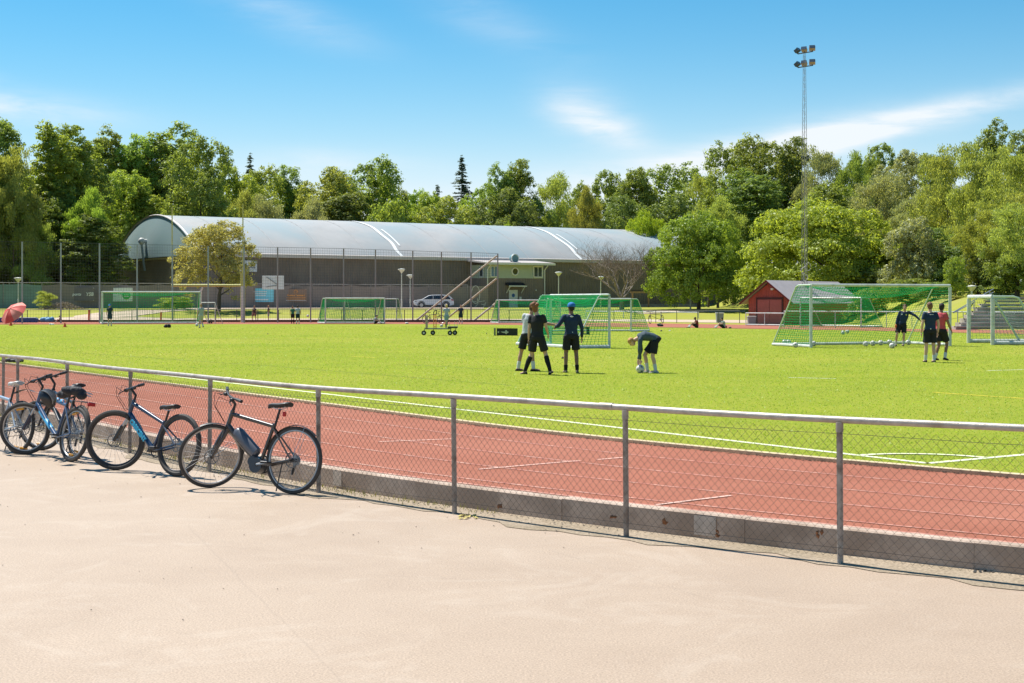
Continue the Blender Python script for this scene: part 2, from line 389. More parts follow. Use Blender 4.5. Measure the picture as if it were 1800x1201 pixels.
# short tufts standing up from the carpet, thinner with distance
tuft_m = leafmat('turf_fibre', (.30, .385, .055), .4, .5)
rng = np.random.default_rng(4); P_ = []
for (za, zb_, dens_, sc) in ((15, 24, 420, 1.0), (24, 38, 200, 1.25), (38, 62, 70, 1.7), (62, 112, 22, 2.3)):
    n = int(.385 * (zb_ ** 2 - za ** 2) * dens_ * 1.0); z = np.sqrt(rng.uniform(za ** 2, zb_ ** 2, n)); x = rng.uniform(-.38, .38, n) * z; P_.append(np.stack([x, z, np.full(n, sc)], 1))
P_ = np.concatenate(P_); r = np.hypot(P_[:, 0] - CC[0], P_[:, 1] - CC[1]); lv = (P_[:, :2] - CC[:2]) @ VV[:2]; al = (P_[:, :2] - CC[:2]) @ UU[:2]
P_ = P_[np.where(al > 0, lv > -36.15, r < 36.15) & (P_[:, 1] < 108 - np.maximum(0, P_[:, 0]) * .75)]
dl = np.minimum(np.abs((P_[:, :2] - PZ(1631, 815, .2)[:2]) @ VV[:2]), np.abs((P_[:, :2] - PZ(1631, 815, .2)[:2]) @ UU[:2])); P_ = P_[dl > .07]
n = len(P_); a = rng.uniform(0, 6.28, n); w = .009 * P_[:, 2] * rng.uniform(.6, 1.5, n); h = .013 * P_[:, 2] ** .6 * rng.uniform(.5, 1.5, n); c = np.stack([P_[:, 0], P_[:, 1], np.full(n, .198)], 1); d = np.stack([np.cos(a) * w, np.sin(a) * w, 0 * w], 1)
tp_ = c + np.stack([rng.normal(size=n) * h * .7, rng.normal(size=n) * h * .7, h], 1)
props(fromarr('turf_fibres', np.stack([c - d, c + d, tp_], 1).reshape(-1, 3), np.arange(3 * n).reshape(-1, 3), tuft_m), 'short green fibres standing up all over the artificial turf', 'turf fibres', kind='stuff')
# raised edge between turf and track, rough black rubber bits along it
edge_m = mat('turf_edging', (.50, .40, .24), .8, var=.3, scale=12)
mb = MB(); rows = []
for t in np.arange(-62, 60, .5):
    rows.append([path(36.30, t, .19), path(36.30, t, .235), path(36.21, t, .24), path(36.20, t, .19)])
mb.loft(rows, cap=False, closed_ring=False); struct(mb.build('turf_edging', edge_m))
crumb = mat('rubber_crumb', (.12, .07, .05), .95, var=.5, scale=60)
mb = MB(); rr = random.Random(5)
for i in range(2200):
    t = rr.uniform(-30, 12); r = 36.32 + abs(rr.gauss(0, .04)); s = rr.uniform(.005, .014); p = path(r, t, .197 + s * .3)
    mb.add([p + V(-s, -s, 0), p + V(s, -s * .6, 0), p + V(0, s, 0), p + V(0, 0, s)], [(0, 1, 3), (1, 2, 3), (2, 0, 3)])
props(mb.build('rubber_crumb', crumb), 'dark rubber crumb washed along the edge of the turf', 'rubber crumb', kind='stuff')
# pitch markings
pm = mat('pitch_paint', (.66, .69, .46), .8, var=.25, scale=5, var2=(14, (.38, .45, .15), .5, .75))
co = PZ(1631, 815, .2)
def seg(a, b, w=.1, m=pm, name='pitch_line', z=.205): ground_strip(a, b, w, z, m, name)
seg(co, co + UU * 96, .11); seg(co, co + VV * 60, .11)
arc = [co + 1.0 * (UU * math.cos(g) + VV * math.sin(g)) for g in np.linspace(0, math.pi / 2, 14)]
mb = MB(); mb.loft([[co + (p - co) * .95 + V(0, 0, .009), co + (p - co) * 1.05 + V(0, 0, .009)] for p in arc], cap=False, closed_ring=False); struct(mb.build('corner_arc', pm))
fad = mat('faded_paint', (.29, .36, .06), .85, var=.4, scale=4); yel = mat('yellow_paint', (.62, .50, .03), .85, var=.3, scale=4)
seg(PZ(825, 726, .2), PZ(1010, 717, .2), .07, fad, z=.2045); seg(PZ(1010, 717, .2), PZ(1560, 745, .2), .06, fad, z=.2045)
seg(PZ(1640, 690, .2), PZ(1800, 701, .2), .08, yel, z=.2045); seg(PZ(620, 627, .2), PZ(660, 629, .2), .10, yel, z=.2045)
seg(PZ(1385, 664, .2), PZ(1470, 666, .2), .09, pm, z=.2045); seg(PZ(1735, 652, .2), PZ(1800, 650, .2), .09, pm, z=.2045)
# dark seams in the carpet
seam = mat('carpet_seam', (.12, .17, .02), .9, var=.4, scale=3)
for a, b, w in (((0, 611), (420, 640), .05), ((430, 640), (900, 678), .04), ((700, 640), (905, 652), .05), ((60, 592), (560, 597), .10), ((1100, 660), (1800, 668), .03)):
    seg(PZ(*a, .2), PZ(*b, .2), w, seam, 'turf_seam', .2035)
# far straight of the track and the gravel walks, draped on the ground
def drape(name, top, bot, m, dz, nseg=3):
    mb = MB(); rows = []
    for (x0, yb), (_, yt) in zip(bot, top):
        rows.append([G(x0, yb + (yt - yb) * k / nseg) + V(0, 0, dz) for k in range(nseg + 1)])
    mb.loft(rows, cap=False, closed_ring=False); return struct(mb.build(name, m))
def dens(pts, step=25):
    out = []
    for (x0, a, b), (x1, c, d) in zip(pts[:-1], pts[1:]):
        n = max(1, int((x1 - x0) / step))
        for k in range(n): f = k / n; out.append((x0 + (x1 - x0) * f, a + (c - a) * f, b + (d - b) * f))
    out.append(pts[-1]); return [(p[0], p[1]) for p in out], [(p[0], p[2]) for p in out]
tp, bt = dens([(-500, 565.5, 570.6), (0, 565.5, 570.6), (700, 565, 569.6), (870, 566, 570.6), (1026, 568, 573.7), (1180, 569, 575.7), (1540, 575, 581.7), (1800, 577, 587.7), (2100, 580, 594)])
drape('far_track', tp, bt, track_m, .004)
gravel = ground_mat('pale_gravel', (.46, .36, .27), (.42, .33, .24), (.50, .40, .31), 20, 1, .2, .3, .9, fine_amt=.15)
tp, bt = dens([(60, 560.5, 564.8), (160, 556, 564.8), (240, 557, 564.8), (300, 560, 564.8), (700, 560.5, 564), (1060, 561.5, 565), (1330, 563, 568.2)])
drape('gravel_walk', tp, bt, gravel, .01)
tp, bt = dens([(130, 556, 561), (170, 550.5, 560), (235, 546, 556.5), (300, 543.4, 547.8), (370, 541.2, 543.8), (500, 541, 542.6), (700, 541, 542.4), (850, 541.5, 543)])
drape('curving_walk', tp, bt, gravel, .03)
tp, bt = dens([(1080, 545.5, 547.5), (1130, 546, 552), (1200, 546, 549.5), (1310, 545.5, 549)])
drape('gravel_walk', tp, bt, gravel, .03)
conc = mat('weathered_concrete', (.47, .365, .29), .9, var=.25, scale=6, bump=.5, bscale=60, var2=(2.2, (.34, .255, .195), .42, .62))
conc2 = mat('pale_concrete_patch', (.52, .44, .37), .9, var=.25, scale=9, bump=.4, bscale=60)
# low concrete kerb along the far side, its shaded face painted dark
kerb_shade_m = mat('shaded_kerb_concrete', (.10, .06, .045), .8, var=.3, scale=3)
pts = [G(x, 566.5) for x in range(-200, 1030, 30)]
mb = MB(); mb.loft([[p + V(0, 0, -.05), p + V(0, 0, .20), p + V(0, .25, .20), p + V(0, .25, -.05)] for p in pts], closed_ring=True)
struct(mb.build('far_kerb', kerb_shade_m))
# kerb: cast concrete blocks between asphalt and track
kb = thing('kerb', None, None); struct(kb)
bl = 1.96
for k in range(-22, 16):
    a, b = k * bl, k * bl + bl - .0025; mb = MB(); rows = []
    jx = random.uniform(-.006, .006); jz = random.uniform(-.005, .005)
    for t in np.linspace(a, b, 4):
        rows.append([path(40.73, t, -.05), path(40.73, t, .203 + jz), path(40.745, t, .212 + jz), path(40.845 + jx, t, .212 + jz), path(40.86 + jx, t, .20 + jz), path(40.86 + jx, t, -.05)])
    mb.loft(rows); mb.build('kerb_block', conc, kb)
for px, wd in ((1240, .22), (594, .16), (205, .2)):
    t = t_at(px, 40.86); mb = MB(); mb.loft([[path(40.869, q, .03), path(40.869, q, .195)] for q in (t - wd / 2, t, t + wd / 2)], cap=False, closed_ring=False); mb.build('mortar_patch', conc2, kb)
# ---------------------------------------------------------------- fence along the track
steel = mat('galvanised_steel', (.40, .36, .315), .5, metal=.35, var=.22, scale=14, bump=.15, bscale=70, var2=(5, (.27, .23, .19), .5, .7))
steel_p = mat('weathered_post', (.34, .295, .255), .6, metal=.2, var=.3, scale=10, bump=.2, bscale=60, var2=(9, (.20, .145, .11), .50, .68))
wire_m = mat('fence_wire', (.135, .12, .105), .6, metal=.5, var=.2, scale=20)
fe = thing('mesh_fence', 'waist high grey tube rail fence with chain link mesh beside the red track', 'fence', tuple(path(41.2, 0)))
ts = [t_at(p) for p in (5, 31, 118, 228, 368, 560, 799, 1101, 1477)]
right = [ts[-1] + 1.98 * k for k in range(1, 8)]; left = [ts[0] - 2.0 * k for k in range(1, 18)]
for t in left[::-1] + ts + right:
    p = path(41.2, t); mb = MB(); lean = V(random.uniform(-.012, .012), random.uniform(-.012, .012), 0)
    mb.tube([p, p + lean * .5 + V(0, 0, .55), p + lean + V(0, 0, 1.075)], .024, 12)
    post = mb.build('post', steel_p, fe, True, world=True)
    mb = MB(); mb.tube([p + lean * .95 + V(0, 0, 1.005), p + lean + V(0, 0, 1.08)], .029, 12); c = mb.build('collar', steel, fe, True, world=True); c.parent = post
tr = np.arange(-38, ts[-1] + 14, .4)
mb = MB(); mb.tube([path(41.2, t, 1.10 + .006 * math.sin(t * 1.1)) for t in tr], .0265, 14); mb.build('top_rail', steel, fe, True, world=True)
for k in range(-5, 3):
    t = t_at(403) + k * 5.9; MB().tube([path(41.2, t - .07, 1.10), path(41.2, t + .07, 1.10)], .031, 14).build('rail_sleeve', steel, fe, True, world=True)
q = .036; i0, i1 = int(-34 / q), int((ts[-1] + 9) / q); nk = 27
ks = np.arange(nk + 1); segs = []
va = []; fa = []; rw = .0017
for i in range(i0, i1):
    odd = i % 2; tt = (i + ((ks + odd) % 2)) * q; zz = .055 + ks * .0362 + .004 * math.sin(i * .21)
    bow = .012 * math.sin(i * .035) + .006 * math.sin(i * .11)
    off = np.where((ks + odd) % 2 == 0, .002, -.002) + 41.228 + bow * np.sin(ks / nk * math.pi)
    c = np.array([path(o_, t_, z_) for o_, t_, z_ in zip(off, tt, zz)])
    tg = path(41.2, i * q + .05) - path(41.2, i * q - .05); tg /= np.linalg.norm(tg); nr = V(-tg[1], tg[0], 0)
    b = len(va) * 0 + (i - i0) * (nk + 1) * 3
    va.append(c + nr * rw); va.append(c - nr * rw * .5 + tg * rw * .87); va.append(c - nr * rw * .5 - tg * rw * .87)
    n1 = nk + 1
    base = (i - i0) * n1 * 3
    for s0, s1 in ((0, 1), (1, 2), (2, 0)):
        k_ = ks[:-1]; fa.append(np.stack([base + s0 * n1 + k_, base + s1 * n1 + k_, base + s1 * n1 + k_ + 1, base + s0 * n1 + k_ + 1], 1))
o = fromarr('chain_link_mesh', np.concatenate(va) - path(41.2, 0), np.concatenate(fa), wire_m, fe); o['kind'] = 'stuff'
mb = MB()
for z in (.12, .99): mb.tube([path(41.232, t, z + .004 * math.sin(t * 3)) for t in np.arange(-34, ts[-1] + 9, .5)], .0022, 4, cap=False)
mb.build('tension_wire', wire_m, fe, world=True)
# dead leaves caught in the mesh
leaf_br = mat('dead_leaf', (.24, .10, .04), .8, var=.3, scale=30)
for i, (px, py, lab) in enumerate(((877, 888, 'curled brown leaf caught in the mesh, right of the third post from the right'), (1078, 912, 'rusty brown leaf in the mesh just left of the second post from the right'),
                       (1166, 914, 'rusty brown leaf in the mesh just right of the second post from the right'), (1440, 940, 'brown leaf caught low in the mesh left of the rightmost post'), (1262, 938, 'small brown leaf on the mesh beside the pale kerb patch'))):
    t = t_at(px); p0 = path(41.26, t); Y = p0[1]; p = PY(px, py, Y); mb = MB(); rr = random.Random(i)
    for k in range(3):
        c = p + V(rr.uniform(-.02, .02), rr.uniform(-.01, .01), rr.uniform(-.03, .03)); a = rr.uniform(0, 3); s = rr.uniform(.018, .03)
        d = V(math.cos(a), .2, math.sin(a)) * s; e = V(-math.sin(a), .3, math.cos(a)) * s * .6
        mb.add([c - d, c + e, c + d, c - e, c + V(0, -.012, 0)], [(0, 1, 4), (1, 2, 4), (2, 3, 4), (3, 0, 4)])
    props(mb.build('dead_leaf', leaf_br, loc=tuple(p)), lab, 'leaf', 'dead leaves caught in the fence')
# weeds and litter at the foot of the fence
weed_m = leafmat('weed_leaf', (.16, .17, .03), .3, .5); mb = MB(); rr = random.Random(3)
for i in range(2600):
    t = rr.uniform(-14, ts[6] + .3) if i % 5 else rr.uniform(-14, 8)
    dn = .5 + .5 * math.sin(t * 2.3) * math.sin(t * .9 + 1)
    if rr.random() > dn: continue
    p = path(40.88 + abs(rr.gauss(0, .12)), t, .004); h = rr.uniform(.015, .07); a = rr.uniform(0, 6.28); w = .004
    mb.add([p + V(-w * math.sin(a), w * math.cos(a), 0), p + V(w * math.sin(a), -w * math.cos(a), 0), p + V(math.cos(a) * h * .7, math.sin(a) * h * .7, h)], [(0, 1, 2)])
props(mb.build('weeds', weed_m), 'dry weeds and moss growing at the foot of the mesh fence', 'weeds', kind='stuff')
mb = MB(); stone_m = mat('grit_stone', (.30, .24, .18), .9, var=.4, scale=40)
for i in range(900):
    t = rr.uniform(-16, 9); r = 40.9 + abs(rr.gauss(0, .22)) if i % 3 else rr.uniform(41.2, 48); s = rr.uniform(.004, .011); p = path(r, t, .006)
    mb.add([p + V(-s, -s, 0), p + V(s, -s * .7, 0), p + V(s * .2, s, 0), p + V(0, 0, s)], [(0, 1, 3), (1, 2, 3), (2, 0, 3)])
props(mb.build('grit', stone_m), 'loose grit scattered over the asphalt beside the fence', 'grit', kind='stuff')
# yellow dry leaf clump by the fourth post
mb = MB(); rr = random.Random(11)
for i in range(26):
    p = PZ(rr.uniform(808, 838), rr.uniform(905, 911), .012); a = rr.uniform(0, 6.28); s = rr.uniform(.02, .035); d = V(math.cos(a), math.sin(a), .3) * s; e = V(-math.sin(a), math.cos(a), rr.uniform(-.2, .5)) * s * .5
    mb.add([p - d, p + e, p + d, p - e], [(0, 1, 2, 3)])
props(mb.build('fallen_leaves', mat('yellow_leaf', (.42, .34, .10), .8, var=.4, scale=30), loc=tuple(PZ(823, 908, 0))), 'little heap of dry yellow leaves on the asphalt by the fence post', 'leaves')
# sprayed scribble on the asphalt at the right edge
ink = mat('black_spray', (.03, .03, .03), .9); mb = MB()
def stroke(pts, w=.011):
    P = [PZ(x, y, .0095) for x, y in pts]; rows = []
    for i, p in enumerate(P):
        d = P[min(i + 1, len(P) - 1)] - P[max(i - 1, 0)]; d /= np.linalg.norm(d); n = V(-d[1], d[0], 0) * w; rows.append([p - n, p + n])
    mb.loft(rows, cap=False, closed_ring=False)
stroke([(1713, 1006), (1718, 993), (1724, 1006)]); stroke([(1714, 1001), (1723, 1001)])
stroke([(1737 + 8 * math.cos(g), 998 + 7 * math.sin(g)) for g in np.linspace(0, 6.2, 16)]); stroke([(1739, 1000), (1746, 1006)])
stroke([(1748, 996), (1753, 1004), (1756, 994)]); stroke([(1729, 1005), (1733, 1003)])
props(mb.build('ground_scribble', ink, loc=tuple(PZ(1735, 1000, 0))), 'black sprayed scribble on the asphalt in front of the kerb at the right', 'graffiti')
# ================================================================ HALL
hall_loc = tuple(PX(350, 166.9, 1.05))
FX = V(-35.3, 166.9, 0); HA = V(.853, .522, 0); HN = V(-.522, .853, 0); HLEN, HW = 86., 32.; EZ = 7.2; RISE = 5.25
hall = thing('sports_hall', 'long dark brown sports hall under a grey barrel shaped membrane roof', 'hall', hall_loc)
clad = mat('brown_cladding', (.195, .155, .124), .75, var=.12, scale=.6, var2=(.3, (.235, .19, .152), .4, .65))
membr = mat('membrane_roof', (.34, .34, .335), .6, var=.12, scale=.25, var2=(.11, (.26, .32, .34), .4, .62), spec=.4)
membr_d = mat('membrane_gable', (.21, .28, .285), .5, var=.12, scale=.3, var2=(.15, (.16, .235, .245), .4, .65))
trimw = mat('pale_metal_trim', (.58, .52, .48), .5, var=.1, scale=2)
def H(s, d, z): return FX + HA * s + HN * d + V(0, 0, z)
def corrug(mb, p0, p1, z0, z1, nout, pitch=.4, dep=.04):
    p0 = np.array(p0, float); p1 = np.array(p1, float); L_ = np.linalg.norm(p1 - p0); d = (p1 - p0) / L_; n = int(L_ / pitch); pitch = L_ / n; rows = []
    for k in range(n):
        for f, o in ((0, 0), (.36, 0), (.48, dep), (.88, dep)):
            p = p0 + d * pitch * (k + f) + nout * o; rows.append([p + V(0, 0, z0), p + V(0, 0, z1)])
    rows.append([p1 + V(0, 0, z0), p1 + V(0, 0, z1)]); mb.loft(rows, cap=False, closed_ring=False)
mb = MB(); corrug(mb, H(0, 0, 0), H(HLEN, 0, 0), .3, EZ, -HN)
mb.build('front_wall', clad, hall, world=True)
mb = MB(); corrug(mb, H(0, HW, 0), H(0, 0, 0), .3, EZ, -HA, .4, .04); mb.build('end_wall', clad, hall, world=True)
mb = MB(); mb.quad(H(HLEN, 0, 0), H(HLEN, HW, 0), H(HLEN, HW, EZ), H(HLEN, 0, EZ)); mb.quad(H(0, HW, 0), H(HLEN, HW, 0), H(HLEN, HW, EZ), H(0, HW, EZ)); mb.build('back_wall', clad, hall, world=True)
mb = MB(); mb.prism([H(0, -.12, .9), H(0, -.12, 1.65), H(0, .1, 1.65), H(0, .1, .9)], HA * HLEN); mb.build('plinth', mat('hall_plinth', (.36, .32, .28), .9, var=.2, scale=1), hall, world=True)
def arch(g, sag=0.):      # g 0..pi across the hall
    x = math.cos(g); z = RISE * (1 - x * x) ** .92
    return HW / 2 - (HW / 2 + .35) * x, EZ + .05 + z * (1 - sag)
NA = 36; mb = MB(); rows = []
ns = 15
for i in range(ns * 6 + 1):
    s = -.3 + (HLEN + .6) * i / (ns * 6); ph = (i % 6) / 6.; sag = .002 * math.sin(ph * math.pi)
    rows.append([H(s, *arch(math.pi * k / NA, sag)) for k in range(NA + 1)])
mb.loft(rows, cap=False, closed_ring=False); mb.build('roof', membr, hall, True, world=True)
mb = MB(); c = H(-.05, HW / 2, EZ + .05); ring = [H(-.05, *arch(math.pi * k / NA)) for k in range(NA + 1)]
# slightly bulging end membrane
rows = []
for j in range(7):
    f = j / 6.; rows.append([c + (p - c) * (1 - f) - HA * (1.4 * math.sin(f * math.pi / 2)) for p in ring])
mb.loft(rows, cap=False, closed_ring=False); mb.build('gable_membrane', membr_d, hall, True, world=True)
mb = MB(); mb.tube([p - HA * .04 for p in ring], .09, 6); mb.tube([H(-.1, 0, EZ), H(-.1, HW, EZ)], .14, 6); mb.build('gable_trim', trimw, hall, True, world=True)
mb = MB(); mb.prism([H(-.3, -.42, EZ - .12), H(-.3, -.42, EZ + .28), H(-.3, .02, EZ + .34), H(-.3, .02, EZ - .12)], HA * (HLEN + .6)); mb.build('eave_trim', trimw, hall, world=True)
strip = mat('white_seam_tape', (.80, .80, .78), .4, var=.05, scale=2)
for s, g0, w in ((25.5, .06, .22), (51.9, .06, .24)):
    rows = []
    for k in range(25):
        g = g0 + (1.62 - g0) * k / 24.; d, z = arch(g); wob = .10 * math.sin(k * .9)
        rows.append([H(s - w + wob, d - .02, z + .05), H(s + w + wob, d - .02, z + .05)])
    mb = MB(); mb.loft(rows, cap=False, closed_ring=False); mb.build('roof_seam', strip, hall, world=True)
    rows = [[H(s + .9 - .12, *(arch(g)[0] - .02, arch(g)[1] + .05)), H(s + .9 + .12, *(arch(g)[0] - .02, arch(g)[1] + .05))] for g in np.linspace(.55, 1.0, 8)]
    mb = MB(); mb.loft(rows, cap=False, closed_ring=False); mb.build('roof_seam', strip, hall, world=True)
faint = mat('faint_seam', (.40, .39, .38), .5, var=.1, scale=1)
for s in np.arange(4, HLEN, 5.7):
    if min(abs(s - 25.5), abs(s - 51.9)) < 2: continue
    rows = [[H(s - .05, arch(g)[0], arch(g)[1] + .02), H(s + .05, arch(g)[0], arch(g)[1] + .02)] for g in np.linspace(.05, 2.2, 20)]
    mb = MB(); mb.loft(rows, cap=False, closed_ring=False); mb.build('roof_seam', faint, hall, world=True)
# fan cowl on the gable
p = H(-1.75, 15.5, EZ + 2.1); mb = MB(); mb.ell(p, (.42, .42, .42), 12, 8); mb.tube([p, p + HA * 1.2], .25, 10); mb.build('vent_cowl', mat('cowl_metal', (.5, .5, .48), .4, var=.1), hall, True, world=True)
mb = MB(); mb.tube([p + V(0, 0, -.4), p + V(.4, 0, -3.6)], .14, 8); mb.build('vent_pipe', mat('pipe_grey', (.25, .3, .31), .5), hall, True, world=True)
# timber porch near the bare tree and a sign board behind the olive tree
wood = mat('raw_timber', (.33, .20, .11), .8, var=.2, scale=3)
pr = thing('timber_porch', 'light timber porch frame against the brown hall beside the bare tree', 'porch', tuple(PX(1125, 188)))
mb = MB(); a, b = PY(1112, 514, 188), PY(1140, 514, 189)
mb.box((a + b) / 2, (b[0] - a[0] + .5, .25, .22)); mb.build('beam', wood, pr, world=True)
for q in (a, b): MB().box(q + V(0, 0, -(q[2] - 1.2) / 2 - .11), (.2, .2, q[2] - 1.2)).build('post', wood, pr, world=True)
q = (a + b) / 2 + V(.9, 2.4, .25); MB().box(q, (5.4, 4.5, .16)).build('roof', mat('porch_roof', (.06, .055, .05), .8), pr, world=True)
sg = thing('hall_sign', 'white sign board with dark lettering on the hall wall behind the olive coloured tree', 'sign', tuple(PY(428, 468, 168.3)))
mb = MB(); c = H(5.3, -.25, 6.05); mb.prism([c - HA * 1.5 - V(0, 0, .65), c + HA * 1.5 - V(0, 0, .65), c + HA * 1.5 + V(0, 0, .65), c - HA * 1.5 + V(0, 0, .65)], -HN * .08); mb.build('board', mat('sign_white', (.72, .72, .70), .5), sg, world=True)
Mx = frame(c - HN * .1 - np.array(sg.location), HA, (0, 0, 1)); text_part('friidrott', .8, mat('sign_dark', (.03, .03, .04), .6), sg, Mx, bold=.01)
# ---- annex
an = thing('hall_annex', 'two storey annex with pale green upper floor and round window, against the hall', 'building', (-2.94, 181.9, 1.2))
A0_ = V(-2.94, 181.9, 0); AD, AWD = 4.14, 8.06
def A(s, d, z): return A0_ + HA * s + HN * d + V(0, 0, z)
green = mat('green_boarding', (.52, .56, .41), .7, var=.08, scale=1); wht = mat('white_paint', (.72, .71, .66), .5, var=.06, scale=3)
glass = mat('window_glass', (.05, .065, .075), .08, spec=.9); glassb = mat('window_glass_blue', (.16, .26, .42), .08, spec=.9)
brk = mat('annex_brown', (.23, .185, .16), .8, var=.12, scale=1.5)
ZB, ZS, ZT = 1.0, 4.88, 6.55
mb = MB(); corrug(mb, A(0, 0, 0), A(AWD, 0, 0), ZB, ZS, -HN, .3, .04); corrug(mb, A(0, AD, 0), A(0, 0, 0), ZB, ZS, -HA, .3, .04); mb.quad(A(AWD, 0, ZB), A(AWD, AD, ZB), A(AWD, AD, ZS), A(AWD, 0, ZS)); mb.build('lower_wall', brk, an, world=True)
mb = MB(); nb = 11
for k in range(nb):     # lapped boards
    z0 = ZS + (ZT - ZS) * k / nb; z1 = ZS + (ZT - ZS) * (k + 1) / nb
    mb.loft([[A(-.02, AD, z0), A(-.02, AD, z1)], [A(-.06, -.06, z0), A(-.02, -.02, z1)], [A(AWD, -.06, z0), A(AWD, -.02, z1)], [A(AWD + .02, AD, z0), A(AWD + .02, AD, z1)]], cap=False, closed_ring=False)
mb.build('upper_wall', green, an, world=True)
mb = MB(); mb.prism([A(-.9, -1.0, 6.62), A(-.9, -1.0, 6.80), A(-.9, AD, 7.25), A(-.9, AD, 7.05)], HA * (AWD + 2.0)); mb.build('roof', mat('annex_roof', (.40, .36, .34), .7, var=.1), an, world=True)
mb = MB(); mb.prism([A(-.95, -1.06, 6.52), A(-.95, -1.06, 6.78), A(-.95, -1.0, 6.78), A(-.95, -1.0, 6.52)], HA * (AWD + 2.1)); mb.build('fascia', wht, an, world=True)
def annex_window(s0, s1, z0, z1, gm):
    mb = MB(); w = .13
    for a, b, c_, d in ((s0, s0 + w, z0, z1), (s1 - w, s1, z0, z1), (s0 + w, s1 - w, z1 - w, z1), (s0 + w, s1 - w, z0, z0 + w), ((s0 + s1) / 2 - .03, (s0 + s1) / 2 + .03, z0 + w, z1 - w)):
        mb.prism([A(a, -.07, c_), A(b, -.07, c_), A(b, -.07, d), A(a, -.07, d)], -HN * .09)
    f = mb.build('window', wht, an, world=True)
    g = MB().quad(A(s0 + w, -.09, z0 + w), A(s1 - w, -.09, z0 + w), A(s1 - w, -.09, z1 - w), A(s0 + w, -.09, z1 - w)).build('pane', gm, an, world=True); g.parent = f
annex_window(.25, 1.35, 4.98, 6.42, glassb); annex_window(6.5, 7.9, 4.98, 6.42, glass)
mb = MB(); mb.prism([A(-.1, .9, 4.95), A(-.1, 1.9, 4.95), A(-.1, 1.9, 6.4), A(-.1, .9, 6.4)], -HA * .06); f = mb.build('window', wht, an, world=True)
g = MB().quad(A(-.18, 1.05, 5.1), A(-.18, 1.75, 5.1), A(-.18, 1.75, 6.25), A(-.18, 1.05, 6.25)).build('pane', glass, an, world=True); g.parent = f
cr = A(3.85, -.1, 5.72); mb = MB(); mb.tube([cr + .46 * (HA * math.cos(g) + V(0, 0, math.sin(g))) for g in np.linspace(0, 2 * math.pi, 28, endpoint=False)], .09, 6, closed=True); f = mb.build('round_window', wht, an, True, world=True)
mb = MB(); mb.add([cr + V(0, 0, 0)] + [cr + .46 * (HA * math.cos(g) + V(0, 0, math.sin(g))) for g in np.linspace(0, 2 * math.pi, 24, endpoint=False)], [(0, i + 1, (i + 1) % 24 + 1) for i in range(24)]); g = mb.build('pane', mat('pane_olive', (.09, .085, .03), .15, spec=.8), an, world=True); g.parent = f
for s in (-.16, AWD + .1):
    mb = MB(); mb.tube([A(s, -.95, 6.5), A(s, -.5, 6.2), A(s, -.16, 5.9), A(s, -.16, ZB)], .075, 8); mb.build('downpipe', wht, an, True, world=True)
pd = A(3.35, -.06, 0); mb = MB(); mb.prism([A(2.95, -.06, 1.2), A(4.2, -.06, 1.2), A(4.2, -.06, 3.42), A(2.95, -.06, 3.42)], -HN * .07); dr = mb.build('door', wht, an, world=True)
c = A(3.56, -.14, 2.75); mb = MB(); mb.add([c - HN * .01] + [c + .23 * (HA * math.cos(g) + V(0, 0, math.sin(g))) - HN * .01 for g in np.linspace(0, 2 * math.pi, 18, endpoint=False)], [(0, i + 1, (i + 1) % 18 + 1) for i in range(18)]); e = mb.build('round_sign', mat('sign_blue', (.03, .12, .35), .4), an, world=True); e.parent = dr
mb = MB(); mb.ell(A(4.08, -.16, 2.2), .05, 6, 4); e = mb.build('handle', steel, an, world=True); e.parent = dr
mb = MB(); mb.prism([A(2.45, -.05, 4.02), A(2.45, -1.0, 3.88), A(2.45, -1.0, 3.98), A(2.45, -.05, 4.35)], HA * 2.5); cn = mb.build('canopy', mat('canopy_dark', (.02, .022, .03), .6), an, world=True)
mb = MB(); mb.prism([A(2.4, -1.06, 3.82), A(2.4, -1.06, 3.96), A(2.4, -1.0, 3.96), A(2.4, -1.0, 3.82)], HA * 2.6); e = mb.build('canopy_edge', wht, an, world=True); e.parent = cn
for s in (2.6, 4.75):
    mb = MB(); mb.tube([A(s, -.95, 3.85), A(s, -.1, 3.05)], .06, 6); e = mb.build('canopy_bracket', wht, an, world=True); e.parent = cn
mb = MB(); mb.box(A(4.6, -.12, 2.35), (.32, .05, .45), math.atan2(.522, .853)); mb.build('notice', wht, an, world=True)
mb = MB(); mb.ell(A(6.9, -.14, 3.4), .1, 8, 6); mb.build('wall_lamp', wht, an, world=True)
mb = MB(); p = A(4.0, .4, 7.35); Mr = Matrix.Rotation(math.atan2(.522, .853), 3, 'Z'); mb.loft([[p - HN * (d) + r * (HA * math.cos(g) + V(0, 0, math.sin(g))) for g in np.linspace(0, 2 * math.pi, 18, endpoint=False)] for r, d in ((.3, -.6), (.5, -.35), (.5, .2), (.42, .3))]); e = mb.build('roof_fan', mat('fan_teal', (.13, .25, .28), .4, var=.15), an, True, world=True)
mb = MB(); mb.tube([p - HN * .22 + .5 * (HA * math.cos(g) + V(0, 0, math.sin(g))) for g in np.linspace(0, 2 * math.pi, 18, endpoint=False)], .08, 6, closed=True); g = mb.build('fan_rim', wht, an, True, world=True); g.parent = e
